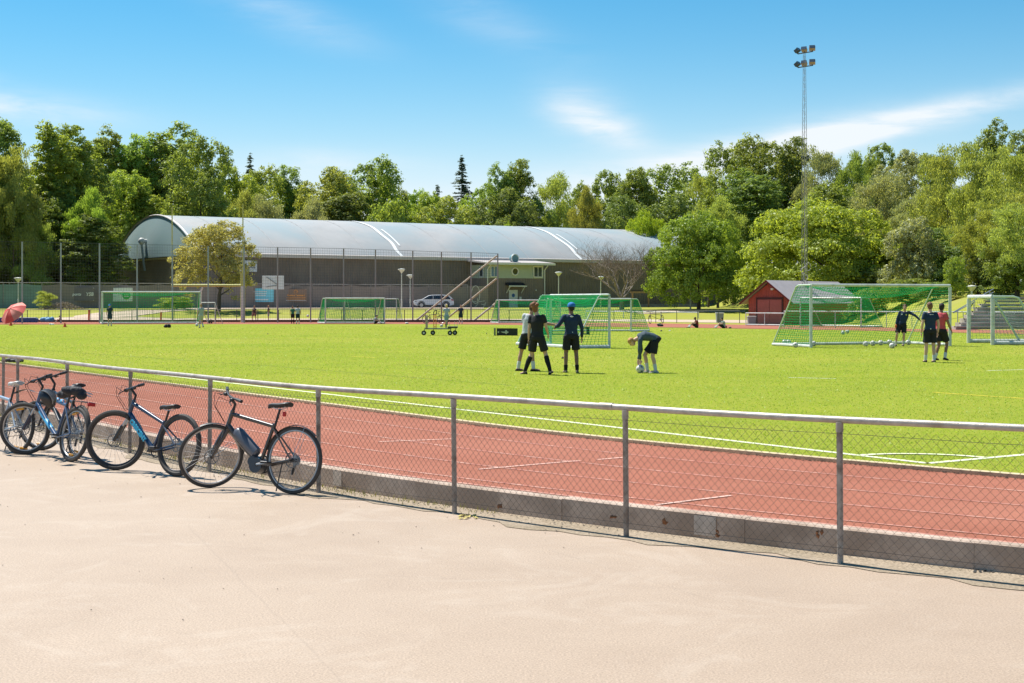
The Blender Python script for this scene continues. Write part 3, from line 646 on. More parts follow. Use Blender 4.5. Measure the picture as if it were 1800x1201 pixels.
# ---- red shed
GA = V(.79, -.61, 0); GB = V(.61, .79, 0); S0 = V(20, 115, 0); SW = 1.8
sh = thing('red_shed', 'small red board clad shed with double doors under the floodlight mast', 'shed', (20, 115, .19))
def S(a, b, z): return S0 + GA * a + GB * b + V(0, 0, z)
red = mat('falu_red', (.44, .10, .075), .75, var=.18, scale=2, bump=.1); redd = mat('red_door', (.42, .11, .095), .7, var=.15, scale=2); dk = mat('dark_frame', (.09, .03, .03), .8)
EV, RG = 2.15, 3.55; SL = 12.
mb = MB(); mb.add([S(-SW, 0, .1), S(SW, 0, .1), S(SW, 0, EV), S(0, 0, RG - .1), S(-SW, 0, EV)], [(0, 1, 2, 3, 4)])
mb.quad(S(-SW, 0, .1), S(-SW, SL, .1), S(-SW, SL, EV), S(-SW, 0, EV)); mb.quad(S(SW, 0, .1), S(SW, SL, .1), S(SW, SL, EV), S(SW, 0, EV)); mb.add([S(-SW, SL, .1), S(SW, SL, .1), S(SW, SL, EV), S(0, SL, RG - .1), S(-SW, SL, EV)], [(0, 1, 2, 3, 4)])
mb.build('wall', red, sh, world=True)
mb = MB(); k = -SW + .04
while k < SW:
    zt = EV + (RG - .1 - EV) * (1 - abs(k) / SW)
    if True:
        z0 = .1 if abs(k - .05) > 1.12 else 2.22
        mb.box(S(k, -.018, (z0 + zt) / 2), (.05, .03, zt - z0), math.atan2(-.61, .79))
    k += .15
o = mb.build('battens', red, sh, world=True); o['kind'] = 'stuff'
for a in (-.98, .08):
    mb = MB(); mb.bbox(S(a + .5 + .0, -.05, 1.12), (1.03, .05, 2.05), .01, math.atan2(-.61, .79)); d = mb.build('door', redd, sh, world=True)
    mb = MB(); mb.box(S(.03 + (-.12 if a < 0 else .12), -.10, 1.15), (.16, .03, .05), math.atan2(-.61, .79)); e = mb.build('handle', steel, sh, world=True); e.parent = d
mb = MB()
for a, w, z, h in ((-1.06, .12, 1.13, 2.1), (1.18, .12, 1.13, 2.1), (.06, 2.36, 2.24, .13)): mb.box(S(a, -.06, z), (w, .07, h), math.atan2(-.61, .79))
mb.build('door_frame', dk, sh, world=True)
mb = MB()
for sg_ in (-1, 1):
    e0, r0 = (sg_ * (SW + .55), EV - .36), (0, RG + .02)
    mb.add([S(e0[0], -.5, e0[1]), S(e0[0], SL + .3, e0[1]), S(r0[0], SL + .3, r0[1]), S(r0[0], -.5, r0[1]), S(e0[0], -.5, e0[1] + .07), S(e0[0], SL + .3, e0[1] + .07), S(r0[0], SL + .3, r0[1] + .08), S(r0[0], -.5, r0[1] + .08)],
           [(0, 3, 2, 1), (4, 5, 6, 7), (0, 1, 5, 4), (0, 4, 7, 3), (1, 2, 6, 5)])
mb.build('roof', mat('shed_roof_felt', (.34, .31, .32), .85, var=.12, scale=1.5), sh, world=True)
mb = MB()
for sg_ in (-1, 1): mb.tube([S(sg_ * (SW + .55), -.53, EV - .36), S(0, -.53, RG + .03)], .075, 4)
mb.build('bargeboard', mat('red_dark_board', (.16, .03, .025), .8), sh, world=True)
mb = MB(); mb.box(S(.35, -.15, 2.95), (.2, .22, .16), math.atan2(-.61, .79)); mb.build('lamp', wht, sh, world=True)
# ================================================================ FENCES AND POLES AT THE FAR END
pole_m = mat('pole_green_grey', (.32, .37, .35), .6, metal=.1, var=.15, scale=2); pole_g = mat('pole_grey', (.30, .28, .27), .6, metal=.1, var=.15, scale=2)
bf = thing('ball_stop_fence', 'tall ball stop fence of grey poles with a thin net behind the far goals', 'fence', tuple(G(488, 568)))
pp = [(-100, 423), (-30, 424), (39, 425), (107, 427), (175, 428), (241, 430), (303, 431), (366, 433), (429, 434), (488, 435), (546, 436), (604, 437), (660, 439), (725.6, 441), (776, 443), (828, 444), (875, 446)]
tops = []; bots = []
for i, (px, pt) in enumerate(pp):
    Y = 120 + 10 * (px + 100) / 975.; p = PX(px, Y); t = PY(px, pt, Y); tops.append(t); bots.append(p)
    mb = MB(); mb.tube([p, t], .065, 8); mb.build('pole', pole_m if i < 9 else pole_g, bf, True, world=True)
mb = MB(); nw = .0055
for a, b, c, d in zip(bots[:-1], bots[1:], tops[:-1], tops[1:]):
    for k in range(14):
        f = k / 14.; p, q = a + (b - a) * f, c + (d - c) * f; mb.add([p - V(nw, 0, 0), p + V(nw, 0, 0), q + V(nw, 0, 0), q - V(nw, 0, 0)], [(0, 1, 2, 3)])
    for k in range(28):
        f = k / 27.; p, q = a + (c - a) * f, b + (d - b) * f; w = nw if k < 27 else .014; mb.add([p - V(0, 0, w), q - V(0, 0, w), q + V(0, 0, w), p + V(0, 0, w)], [(0, 1, 2, 3)])
o = mb.build('net', mat('thin_net', (.10, .11, .10), .8), bf, world=True); o['kind'] = 'stuff'
brace_m = mat('pale_brace', (.50, .40, .30), .7, var=.15, scale=2)
for (x0, y0), (x1, y1) in (((873, 450), (728, 566.3)), ((873, 490), (791, 556)), ((874, 531), (830, 566.3))):
    a = PY(x0, y0, 130); b = G(x1, y1 if y1 > 560 else 566) if y1 > 560 else PY(x1, y1, 131)
    if y1 < 560: b = a + (b - a) * 1.15
    mb = MB(); mb.tube([a, b], .085, 8); mb.build('brace', brace_m, bf, True, world=True)
# low rail behind the far kerb
lf = thing('low_rail_fence', 'low dark rail fence along the far side of the pitch', 'fence', tuple(G(500, 566)))
rp = []
rail_m = mat('dark_rail', (.11, .115, .10), .7, var=.2)
for px in range(-30, 1320, 37):
    yb = 566 + max(0, (px - 870)) * .006; p = G(px, yb); p = p + V(0, .6, 0); t = p.copy(); t[2] += 1.05; rp.append(t)
    mb = MB(); mb.tube([p, t], .03, 6); mb.build('post', rail_m, lf, world=True)
mb = MB(); mb.tube(rp, .03, 6); mb.build('rail', rail_m, lf, world=True)
# dark windscreen fence with banners
wf = thing('windscreen_fence', 'long fence covered with dark grey windbreak cloth in front of the hall', 'fence', tuple(PX(400, 164)))
cloth = mat('windbreak_cloth', (.27, .232, .21), .9, var=.18, scale=.7, var2=(.35, (.22, .195, .185), .4, .6)); clothg = mat('green_windbreak_cloth', (.20, .30, .26), .9, var=.2, scale=.7)
def wy(px): return 153.5 + .0272 * px if px > 0 else 153.5
wb = [(px, PX(px, wy(px))) for px in list(range(-300, 829, 34))]; mbp = MB()
for (px, a), (px2, b) in zip(wb[:-1], wb[1:]):
    ha, hb = 2.55 + .1 * math.sin(px), 2.55 + .1 * math.sin(px2)
    mb = MB(); rows = []
    for k in range(5):
        f = k / 4.; p = a + (b - a) * f; rows.append([p + V(0, .12 * math.sin(f * math.pi), .0), p + V(0, .05, 1.2), p + V(0, 0, ha + (hb - ha) * f - .06 * math.sin(f * math.pi))])
    mb.loft(rows, cap=False, closed_ring=False); mb.build('windbreak_panel', clothg if px < 45 else cloth, wf, world=True)
for px, a in wb:
    mb = MB(); mb.tube([a + V(0, -.04, 0), a + V(0, -.04, 2.75)], .035, 6); mb.build('post', pole_g, wf, world=True)
mb = MB(); mb.tube([a + V(0, -.04, 2.7) for _, a in wb], .03, 5); mb.build('rail', pole_g, wf, world=True)
# white paint marks on the cloth
mk = mat('chalk_white', (.55, .55, .52), .8); mb = MB()
c = PY(836, 518, wy(820) - .15); mb.tube([c + V(.5 * math.cos(g), 0, 1.05 * math.sin(g)) for g in np.linspace(0, 6.28, 22, endpoint=False)], .05, 4, closed=True)
c2 = PY(842, 532, wy(820) - .15)
for a, b in (((-.9, .1), (-.3, .1)), ((-.2, .5), (-.1, -.1)), ((-.1, -.1), (-.6, -.7)), ((0, .1), (.7, .2)), ((.3, -.2), (.8, -.3)), ((.5, -.6), (.8, 0))): mb.tube([c2 + V(a[0], 0, a[1]), c2 + V(b[0], 0, b[1])], .045, 4)
mb.build('chalk_drawing', mk, wf, world=True)
mb = MB(); mb.box(PX(836, 176.6) + V(0, .1, 1.3), (3.4, .05, 2.6), .5); mb.build('windbreak_panel', cloth, wf, world=True)
def banner(px0, px1, py0, py1, col, label, parts, tilt=0):
    px = (px0 + px1) / 2; Y = wy(px) - .3; c = PY(px, (py0 + py1) / 2, Y); w = (px1 - px0) * Y / F; h = (py1 - py0) * Y / F
    t = thing('banner', label, 'banner', tuple(c), 0, 'banners on the windbreak fence')
    mb = MB(); mb.loft([[V(-w / 2 + w * k / 8, .03 * math.sin(k), -h / 2), V(-w / 2 + w * k / 8, .03 * math.sin(k + 1), h / 2)] for k in range(9)], cap=False, closed_ring=False)
    mb.build('cloth', mat('banner_' + label.split()[0], col, .7, var=.08), t)
    for kind, *a in parts:
        if kind == 'text': text_part(a[0], a[1], a[4], t, frame((a[2], -.06, a[3]), (1, 0, 0), (0, 0, 1)), bold=.012, shear=a[5] if len(a) > 5 else 0)
        elif kind == 'bar': MB().box((a[0], -.06, a[1]), (a[2], .01, a[3])).build('print_line', a[4], t)
        elif kind == 'disc':
            mb = MB(); mb.add([V(a[0], -.055, a[1])] + [V(a[0] + a[2] * math.cos(g), -.055, a[1] + a[2] * math.sin(g)) for g in np.linspace(0, 2 * math.pi, 20, endpoint=False)], [(0, i + 1, (i + 1) % 20 + 1) for i in range(20)]); mb.build('emblem', a[3], t)
        elif kind == 'ring':
            mb = MB(); mb.tube([V(a[0] + a[2] * math.cos(g), -.06, a[1] + a[2] * math.sin(g)) for g in np.linspace(a[4], a[5], 14)], a[6], 4); mb.build('emblem', a[3], t)
    for sx in (-1, 1):
        for sz in (-1, 1): MB().ell((sx * (w / 2 - .06), -.05, sz * (h / 2 - .06)), .035, 6, 4).build('eyelet', wht, t)
    return t
prw = mat('print_white', (.80, .80, .80), .6); org = mat('print_orange', (.75, .36, .12), .6); grn = mat('print_green', (.10, .42, .10), .6); gr2 = mat('print_grey', (.45, .45, .42), .6)
banner(118, 166, 505.5, 529, (.18, .16, .165), 'charcoal banner with white lettering hanging left of the white one', [('text', 'sports', .42, -.5, -.02, prw, .3), ('text', 'YSB', .50, .95, -.02, prw, .2)])
banner(188, 233, 506, 530, (.86, .86, .84), 'white banner with a round green emblem behind the left goal', [('disc', .72, -.1, .43, grn), ('bar', .72, .05, .5, .05, prw), ('bar', .72, -.18, .5, .07, prw), ('bar', -.55, .25, .9, .05, gr2), ('bar', -.6, -.25, .7, .05, gr2)])
banner(439, 481, 507, 531, (.20, .60, .76), 'turquoise blue banner with white print below the basketball board', [('bar', -.15, .38, 1.5, .08, prw), ('bar', -.1, .15, 1.3, .07, prw), ('bar', -.1, -.05, 1.2, .07, prw), ('bar', 0, -.5, 1.5, .12, prw)])
banner(498, 539, 508, 530, (.27, .19, .145), 'brown banner with orange print right of the basketball board', [('text', 'Contima Tandvård', .26, .1, -.02, org), ('bar', .1, -.28, 2.3, .07, org), ('bar', .1, -.45, 2.1, .05, org), ('bar', .1, -.6, 2.3, .05, prw), ('ring', .1, .38, .2, org, -.5, 4.2, .035), ('ring', .3, .3, .12, org, 1, 4, .03)])
bb = thing('basketball_board', 'white basketball backboard standing above the blue banner', 'backboard', tuple(PX(480, 164)))
c = PY(480, 497, 164); MB().bbox(c, (38 * 164 / F, .06, 24 * 164 / F), .015).build('board', mat('board_white', (.62, .64, .66), .5), bb, world=True)
mb = MB(); a, b = PY(468, 487, 163.9), PY(487, 500, 163.9); mb.tube([a, b], .03, 4); mb.tube([PY(468, 505, 163.9), PY(478, 503, 163.9), PY(487, 502, 163.9)], .03, 4); mb.build('strut', mat('strut_dark', (.08, .08, .09), .6), bb, world=True)
mb = MB(); mb.tube([PX(487, 164.3), PY(487, 500, 164.3)], .1, 8); mb.build('pole', pole_g, bb, world=True)
# gridiron posts
ylw = mat('yellow_enamel', (.52, .50, .14), .5, var=.08); gp = thing('gridiron_posts', 'pale yellow gridiron goal with tall uprights in front of the olive tree', 'goal posts', tuple(PX(427, 128)))
a, b = PY(301, 502, 128), PY(429, 502, 128)
MB().tube([a, b], .11, 10).build('crossbar', ylw, gp, True, world=True)
for px, pt in ((302.5, 364), (427, 359)): MB().tube([PY(px, 502, 128), PY(px, pt, 128)], .05, 8).build('upright', ylw, gp, True, world=True)
MB().tube([PX(427, 128), PY(427, 480, 128)], .2, 10).build('support', ylw, gp, True, world=True)
MB().tube([PX(425.5, 127.5), PY(425.5, 503, 127.5)], .10, 8).build('sleeve', wht, gp, True, world=True)
MB().tube([PX(352, 128), PY(353, 512, 128), PY(356, 505, 128)], .09, 8).build('prop', wht, gp, True, world=True)
# lamp posts
lamp_w = mat('lamp_enamel', (.62, .62, .56), .5, var=.08)
def lamp(px, pt, Y, label):
    p = PX(px, Y); top = PY(px, pt, Y); h = top[2] - p[2]
    t = thing('park_lamp', label, 'lamp post', tuple(p), 0, 'white park lamps on the grass behind the pitch')
    MB().tube([(0, 0, 0), (0, 0, 1.0), (0, 0, 1.02), (0, 0, h - .45)], [.085, .085, .055, .045], 10).build('pole', lamp_w, t, True)
    MB().lathe((0, 0, h - .5), [(.05, 0), (.12, .08), (.36, .36), (.38, .40)], 14).build('shade', mat('lamp_lens', (.55, .55, .48), .3), t, True)
    MB().lathe((0, 0, h - .1), [(.42, 0), (.40, .06), (.2, .10), (.02, .12)], 14).build('hood', lamp_w, t, True)
lamp(32, 488, 150, 'white park lamp above the red parasol at the far left'); lamp(706, 472.5, 166, 'taller of the two white park lamps left of the parked car'); lamp(721, 483, 172, 'shorter white park lamp beside the tall net pole left of the parked car')
lamp(982, 478, 168, 'white park lamp against the brown wall right of the annex'); lamp(1056, 486, 172, 'white park lamp in front of the bare tree'); lamp(1213.7, 488.5, 150, 'white park lamp in front of the dark trunk left of the red shed')
lamp(1453, 489, 165, 'white park lamp whose head shows above the red shed roof'); lamp(1708, 502, 118, 'white park lamp left of the grandstand steps')
# ================================================================ MAST
MX, MY = PX(1414, 119)[:2]; ms = thing('floodlight_mast', 'tall slim lattice floodlight mast rising behind the red shed', 'mast', (MX, MY, .19))
mz = CH + (HY - 88) * 119 / F; rl = .24
legs = [V(rl * math.cos(g), rl * math.sin(g), 0) for g in (R_(200), R_(320), R_(80))]
for l in legs: MB().tube([l, V(l[0] * .9, l[1] * .9, mz * .6), V(l[0] * .42, l[1] * .42, mz - .4)], [.026, .022, .016], 5).build('leg', mat('mast_steel', (.33, .30, .28), .5, metal=.4, var=.1), ms)
mb = MB(); z = .2; k = 0
while z < mz - 1:
    sc = 1 - .1 * z / (mz * .6) if z < mz * .6 else .9 - .48 * (z - mz * .6) / (mz * .4)
    dzz = .55
    for i in range(3):
        a, b = legs[i] * sc, legs[(i + 1) % 3] * sc; a = V(a[0], a[1], z); b = V(b[0], b[1], z + dzz)
        mb.tube([a, b] if k % 2 else [V(b[0], b[1], z), V(a[0], a[1], z + dzz)], .0075, 3, cap=False)
    z += dzz; k += 1
mb.build('lattice', MATS['mast_steel'], ms)
cc = mat('mast_cable', (.52, .47, .42), .6, var=.1); mb = MB()
mb.tube([V(-.22 + .12 * math.sin(k * .5), -.3, .3 + k * .12) for k in range(36)], .03, 5); mb.tube([V(-.05 + .28 * math.sin(k * .55), -.32, 2.3 + k * .10) for k in range(26)], .028, 5)
mb.tube([V(.25 + .2 * math.cos(g), -.3, 4.6 + .32 * math.sin(g)) for g in np.linspace(0, 6.0, 16)], .028, 5); mb.tube([V(.0 + .03 * math.sin(k * 2), -.28, 4 + k * .4) for k in range(22)], .016, 4); mb.build('cable', cc, ms)
fl_b = mat('floodlight_body', (.07, .08, .10), .5, var=.1); fl_g = mat('floodlight_bronze', (.40, .30, .26), .45, var=.1)
for j, (xa, ya, xb, yb, lampz) in enumerate(((1402.5, 95, 1429, 90.5, -5.5), (1402.5, 119, 1429, 115, -5.5))):
    a, b = PY(xa, ya, 119), PY(xb, yb, 119.6); o0 = V(MX, MY, .19)
    MB().tube([a - o0, b - o0], .045, 6).build('crossarm', fl_b, ms)
    for f, ang in ((-.05, .9), (.42, -.5), (.95, -.2)):
        c = a + (b - a) * f - o0 + V(0, 0, .26); M = Matrix.Rotation(ang, 3, 'Z') @ Matrix.Rotation(R_(-35), 3, 'X')
        mb = MB(); mb.box(c, (.42 if f < .5 else .5, .34, .26), mat=M); fl = mb.build('floodlight', fl_g if f > 0 else fl_b, ms)
        mb = MB(); mb.box(c + np.array(M @ Vector((0, -.19, 0))), (.44, .04, .30), mat=M); g = mb.build('lens', mat('lens_glass', (.05, .07, .10), .1, spec=.9), ms); g.parent = fl
        MB().tube([c + V(0, 0, -.26), c + V(0, 0, -.08)], .02, 4).build('bracket', fl_b, ms)
# ================================================================ BLEACHERS
bl_t = thing('grandstand_steps', 'stepped concrete stand with weathered seating rows at the right edge', 'stand', (28.4, 93.6, .19))
bc1 = mat('step_concrete', (.42, .37, .32), .9, var=.25, scale=1.5, var2=(.8, (.30, .26, .22), .42, .62), bump=.3, bscale=20)
for k in range(9):
    f = k / 8.; pxl = 1680 + (1738 - 1680) * f ** .9; Y = 93 + .95 * k; z0 = .22 + .235 * k
    xl = (pxl - 900) * Y / F; xr = xl + 17
    mb = MB(); n = 9
    for i in range(n):
        x0 = xl + (xr - xl) * i / n; x1 = xl + (xr - xl) * (i + 1) / n - .015; jz = random.uniform(-.012, .012)
        mb.prism([V(x0, Y, z0 - .25), V(x1, Y, z0 - .25), V(x1, Y, z0 + .20 + jz), V(x0, Y, z0 + .20 + jz)], V(0, 1.2, 0))
        mb.prism([V(x0, Y - .10, z0 + .135 + jz), V(x1, Y - .10, z0 + .135 + jz), V(x1, Y - .10, z0 + .215 + jz), V(x0, Y - .10, z0 + .215 + jz)], V(0, .45, 0))
    mb.build('step', bc1, bl_t, world=True)
hr = thing('stair_handrail', 'blue grey steel handrail climbing left of the concrete stand', 'handrail', tuple(PX(1678, 95)))
brl = mat('rail_bluegrey', (.24, .28, .32), .5, metal=.3)
for dy, Y in ((0, 94.5), (6, 96.5)):
    a, b = PY(1676, 549 + dy * .2, Y), PY(1746, 508 + dy, Y + 7.5)
    MB().tube([a, b], .035, 6).build('rail', brl, hr, world=True)
    for f in (.1, .5, .9):
        q = a + (b - a) * f; MB().tube([q, V(q[0], q[1], gz(q[0], q[1]) - .05)], .028, 6).build('post', brl, hr, world=True)
# ================================================================ GOALS
goal_w = mat('goal_white_tube', (.60, .62, .58), .45, var=.12, scale=3, var2=(4, (.44, .46, .40), .5, .7)); goal_s = mat('goal_thin_tube', (.50, .60, .48), .5, var=.1, scale=3)
def netmat(name, c):
    m = bpy.data.materials.new(name); m.use_nodes = True; N = m.node_tree.nodes; L = m.node_tree.links
    for n in list(N): N.remove(n)
    o = N.new('ShaderNodeOutputMaterial'); d = N.new('ShaderNodeBsdfDiffuse'); t = N.new('ShaderNodeBsdfTranslucent'); x = N.new('ShaderNodeMixShader'); x.inputs[0].default_value = .4
    ns_ = N.new('ShaderNodeTexNoise'); ns_.inputs['Scale'].default_value = .8; h = N.new('ShaderNodeHueSaturation'); h.inputs['Color'].default_value = (*c, 1); a = N.new('ShaderNodeMath'); a.operation = 'ADD'; a.inputs[1].default_value = .5
    L.new(ns_.outputs[0], a.inputs[0]); L.new(a.outputs[0], h.inputs['Value']); L.new(h.outputs[0], d.inputs[0]); L.new(h.outputs[0], t.inputs[0]); L.new(d.outputs[0], x.inputs[1]); L.new(t.outputs[0], x.inputs[2]); L.new(x.outputs[0], o.inputs[0]); return m
net_g = netmat('green_net', (.045, .50, .19)); net_d = netmat('dull_green_net', (.05, .26, .13)); net_p = netmat('pale_net', (.30, .42, .36))
def net_panel(mb, p00, p10, p11, p01, pitch, w, sag=(0, 0, 0), seg=8):
    p00, p10, p11, p01 = [np.array(p, float) for p in (p00, p10, p11, p01)]; sag = np.array(sag, float)
    def P(u, v): return (p00 * (1 - u) + p10 * u) * (1 - v) + (p01 * (1 - u) + p11 * u) * v + sag * (math.sin(math.pi * u) * math.sin(math.pi * v))
    lu = (np.linalg.norm(p10 - p00) + np.linalg.norm(p11 - p01)) / 2; lv = (np.linalg.norm(p01 - p00) + np.linalg.norm(p11 - p10)) / 2
    nu, nv = max(2, int(lu / pitch)), max(2, int(lv / pitch))
    for i in range(nu + 1): mb.tube([P(i / nu, k / seg) for k in range(seg + 1)], w, 3, cap=False)
    for j in range(nv + 1): mb.tube([P(k / seg, j / nv) for k in range(seg + 1)], w, 3, cap=False)
def goal(label, Lp, Rp, back, Hh, top=.38, nm=net_g, r=.05, pitch=.12, w=.006, sag=.35, ground_bar=True, upr=False, rb=None):
    Lp, Rp, back = np.array(Lp, float), np.array(Rp, float), np.array(back, float); hz_ = V(0, 0, Hh)
    t = thing('football_goal', label, 'goal', tuple(Lp), 0, 'portable football goals round the pitch')
    def tb(name, pts, rr=r, m=goal_w, n=8): return MB().tube(pts, rr, n).build(name, m, t, True, world=True)
    tb('post', [Lp, Lp + hz_ - V(0, 0, r)]); tb('post', [Rp, Rp + hz_ - V(0, 0, r)]); tb('crossbar', [Lp + hz_, Rp + hz_])
    LB, RB = Lp + back, Rp + back; LT, RT = Lp + hz_ + back * top, Rp + hz_ + back * top
    rs = r * .55
    for P0, PT, PB in ((Lp, LT, LB), (Rp, RT, RB)):
        tb('net_support', [P0 + hz_, P0 + hz_ + (PT - P0 - hz_) * .8 + V(0, 0, .0), PT - V(0, 0, .06), PB + V(0, 0, .05)], rs, goal_s)
        if ground_bar: tb('ground_bar', [P0 + V(0, 0, r), PB + V(0, 0, r)], rb or r)
    if ground_bar: tb('ground_bar', [LB + V(0, 0, r), RB + V(0, 0, r)], rb or r)
    mb = MB(); sg = back / np.linalg.norm(back) * sag * .4 + V(0, 0, -sag * .5)
    net_panel(mb, Lp + hz_, Rp + hz_, RT, LT, pitch, w, (0, 0, -sag)); net_panel(mb, LT, RT, RB + V(0, 0, .08), LB + V(0, 0, .08), pitch, w, sg)
    for P0, PT, PB in ((Lp, LT, LB), (Rp, RT, RB)): net_panel(mb, P0 + hz_, PT, PB + V(0, 0, .06), P0 + V(0, 0, .06), pitch, w)
    o = mb.build('net', nm, t, world=True); o['kind'] = 'stuff'
    return t
gB, gC = PZ(1425.6, 611.4, .2), PZ(1670, 608.3, .2)
goal('large white football goal with bright green net beside the keeper, right half of the pitch', gB, gC, V(-1.0, 2.75, 0), 2.44, r=.06, pitch=.115, w=.0068, sag=.5)
goal('white goal with green net on the far track in front of the red shed', PZ(1407, 574, .2), PZ(1513.6, 575.6, .2), V(1.9, 1.7, 0), 2.05, r=.05, pitch=.13, w=.010)
goal('goal standing side on in front of the concrete steps at the right edge', PZ(1703, 603, .2), PZ(1745, 606.5, .2), V(2.3, .25, 0), 2.0, top=.48, nm=net_p, r=.085, pitch=.13, w=.006, sag=.15)
goal('green netted goal standing directly behind the four players in the middle', PZ(968, 606, .2), PZ(1071, 612, .2), V(-1.4, -.55, 0), 2.05, top=.30, r=.055, pitch=.10, w=.0085, rb=.075)
goal('farther goal with green net whose right side shows behind the coaching group', PZ(961, 583.2, .2), PZ(1109, 583.2, .2), V(1.25, 1.7, 0), 1.95, r=.05, pitch=.13, w=.0095)
goal('green netted goal in front of the annex door, left of the curly haired player', PZ(877, 568.4, .2), PZ(985, 568.4, .2), V(-.7, 1.8, 0), 1.9, r=.055, pitch=.14, w=.011)
goal('full size white goal with green net behind the boy in the dark shirt', PZ(180, 570, .2), PZ(352, 569.4, .2), V(-.75, 2.2, 0), 2.55, r=.07, pitch=.14, w=.012, upr=True)
goal('green netted goal in the middle distance with a child sitting at its right post', PZ(572, 569, .2), PZ(676, 569, .2), V(-.85, 1.8, 0), 2.05, r=.06, pitch=.14, w=.013)
goal('greyish netted goal partly hidden behind the right post of the middle distance goal', G(606, 564), G(697, 564), V(.4, 1.6, 0), 1.95, nm=net_d, r=.05, pitch=.15, w=.008)
goal('small green netted goal far back at the left behind the red parasol', PX(25, 160), PX(92, 161), V(.3, 1.5, 0), 1.85, nm=net_d, r=.05, pitch=.14, w=.014)
mg = thing('mini_goal', 'small grey framed training goal beside the boy with the ball', 'mini goal', tuple(PZ(352, 569, .2)))
a, b = PZ(352, 569, .2), PZ(378, 569, .2); h = V(0, 0, 1.7)
for p in (a, b): MB().tube([p, p + h], .035, 6).build('post', goal_w, mg, world=True); MB().tube([p + h, p + V(.5, .6, 0)], .03, 6).build('net_support', goal_w, mg, world=True)
MB().tube([a + h, b + h], .035, 6).build('crossbar', goal_w, mg, world=True)
mb = MB(); net_panel(mb, a + h, b + h, b + V(.5, .6, 0), a + V(.5, .6, 0), .15, .006); o = mb.build('net', net_p, mg, world=True); o['kind'] = 'stuff'
# white barrier rail and mesh barrier near the shed
br = thing('white_rail_barrier', 'low white rail in the grass left of the grey bin', 'barrier', tuple(G(1180, 556)))
for z in (.95,): MB().tube([PY(1030, 547.5, 138), PY(1228, 549.5, 134)], .05, 6).build('rail', goal_w, br, world=True)
for px in (1030, 1096, 1162, 1227.5): p = PY(px, 548.6, 136); MB().tube([p, V(p[0], p[1], gz(p[0], p[1]))], .045, 6).build('post', goal_w, br, world=True)
mbr = thing('mesh_barrier', 'low white framed mesh barrier in front of the red shed', 'barrier', tuple(G(1340, 572)))
a, b = PZ(1311, 572, .2), PZ(1378, 573, .2); h = V(0, 0, .92)
for p in (a, (a + b) / 2, b): MB().tube([p, p + h], .03, 6).build('post', goal_w, mbr, world=True)
MB().tube([a + h, b + h], .04, 6).build('rail', goal_w, mbr, world=True); MB().tube([a + V(0, 0, .05), b + V(0, 0, .05)], .05, 6).build('rail', goal_w, mbr, world=True)
mb = MB(); net_panel(mb, a, b, b + h, a + h, .1, .004); o = mb.build('mesh', net_p, mbr, world=True); o['kind'] = 'stuff'
wr = thing('white_rail', 'thin white rail running along the far track towards the concrete steps', 'rail', tuple(PX(1560, 99, .2)))
rp = [PX(px, 104 - (px - 1378) * .02, .2) for px in range(1378, 1900, 45)]
MB().tube([p + V(0, 0, 1.1) for p in rp], .04, 6).build('rail', goal_w, wr, world=True)
for p in rp: MB().tube([p, p + V(0, 0, 1.1)], .03, 5).build('post', goal_w, wr, world=True)
gm = mat('bin_grey', (.26, .27, .28), .6, var=.12); lidm = mat('bin_lid', (.50, .50, .47), .5)
for (px, py, w, h, lab) in ((1265, 567.5, 13, 18, 'grey waste bin with pale lid standing in the grass left of the red shed'), (1321, 571.5, 14, 16, 'grey wheeled bin with a pale lid right beside the red shed')):
    p = G(px, py); k = p[1] / F; t = thing('waste_bin', lab, 'bin', tuple(p), 0, 'grey bins near the shed')
    W, Hh = w * k, h * k; MB().loft([[V(sx * W * f, sy * W * .45, z) for sx, sy in ((-1, -1), (1, -1), (1, 1), (-1, 1))] for f, z in ((.42, .03), (.5, Hh * .9))]).build('bin_body', gm, t)
    MB().bbox((0, 0, Hh * .94), (W * 1.08, W * 1.0, Hh * .09), .02).build('lid', lidm, t)
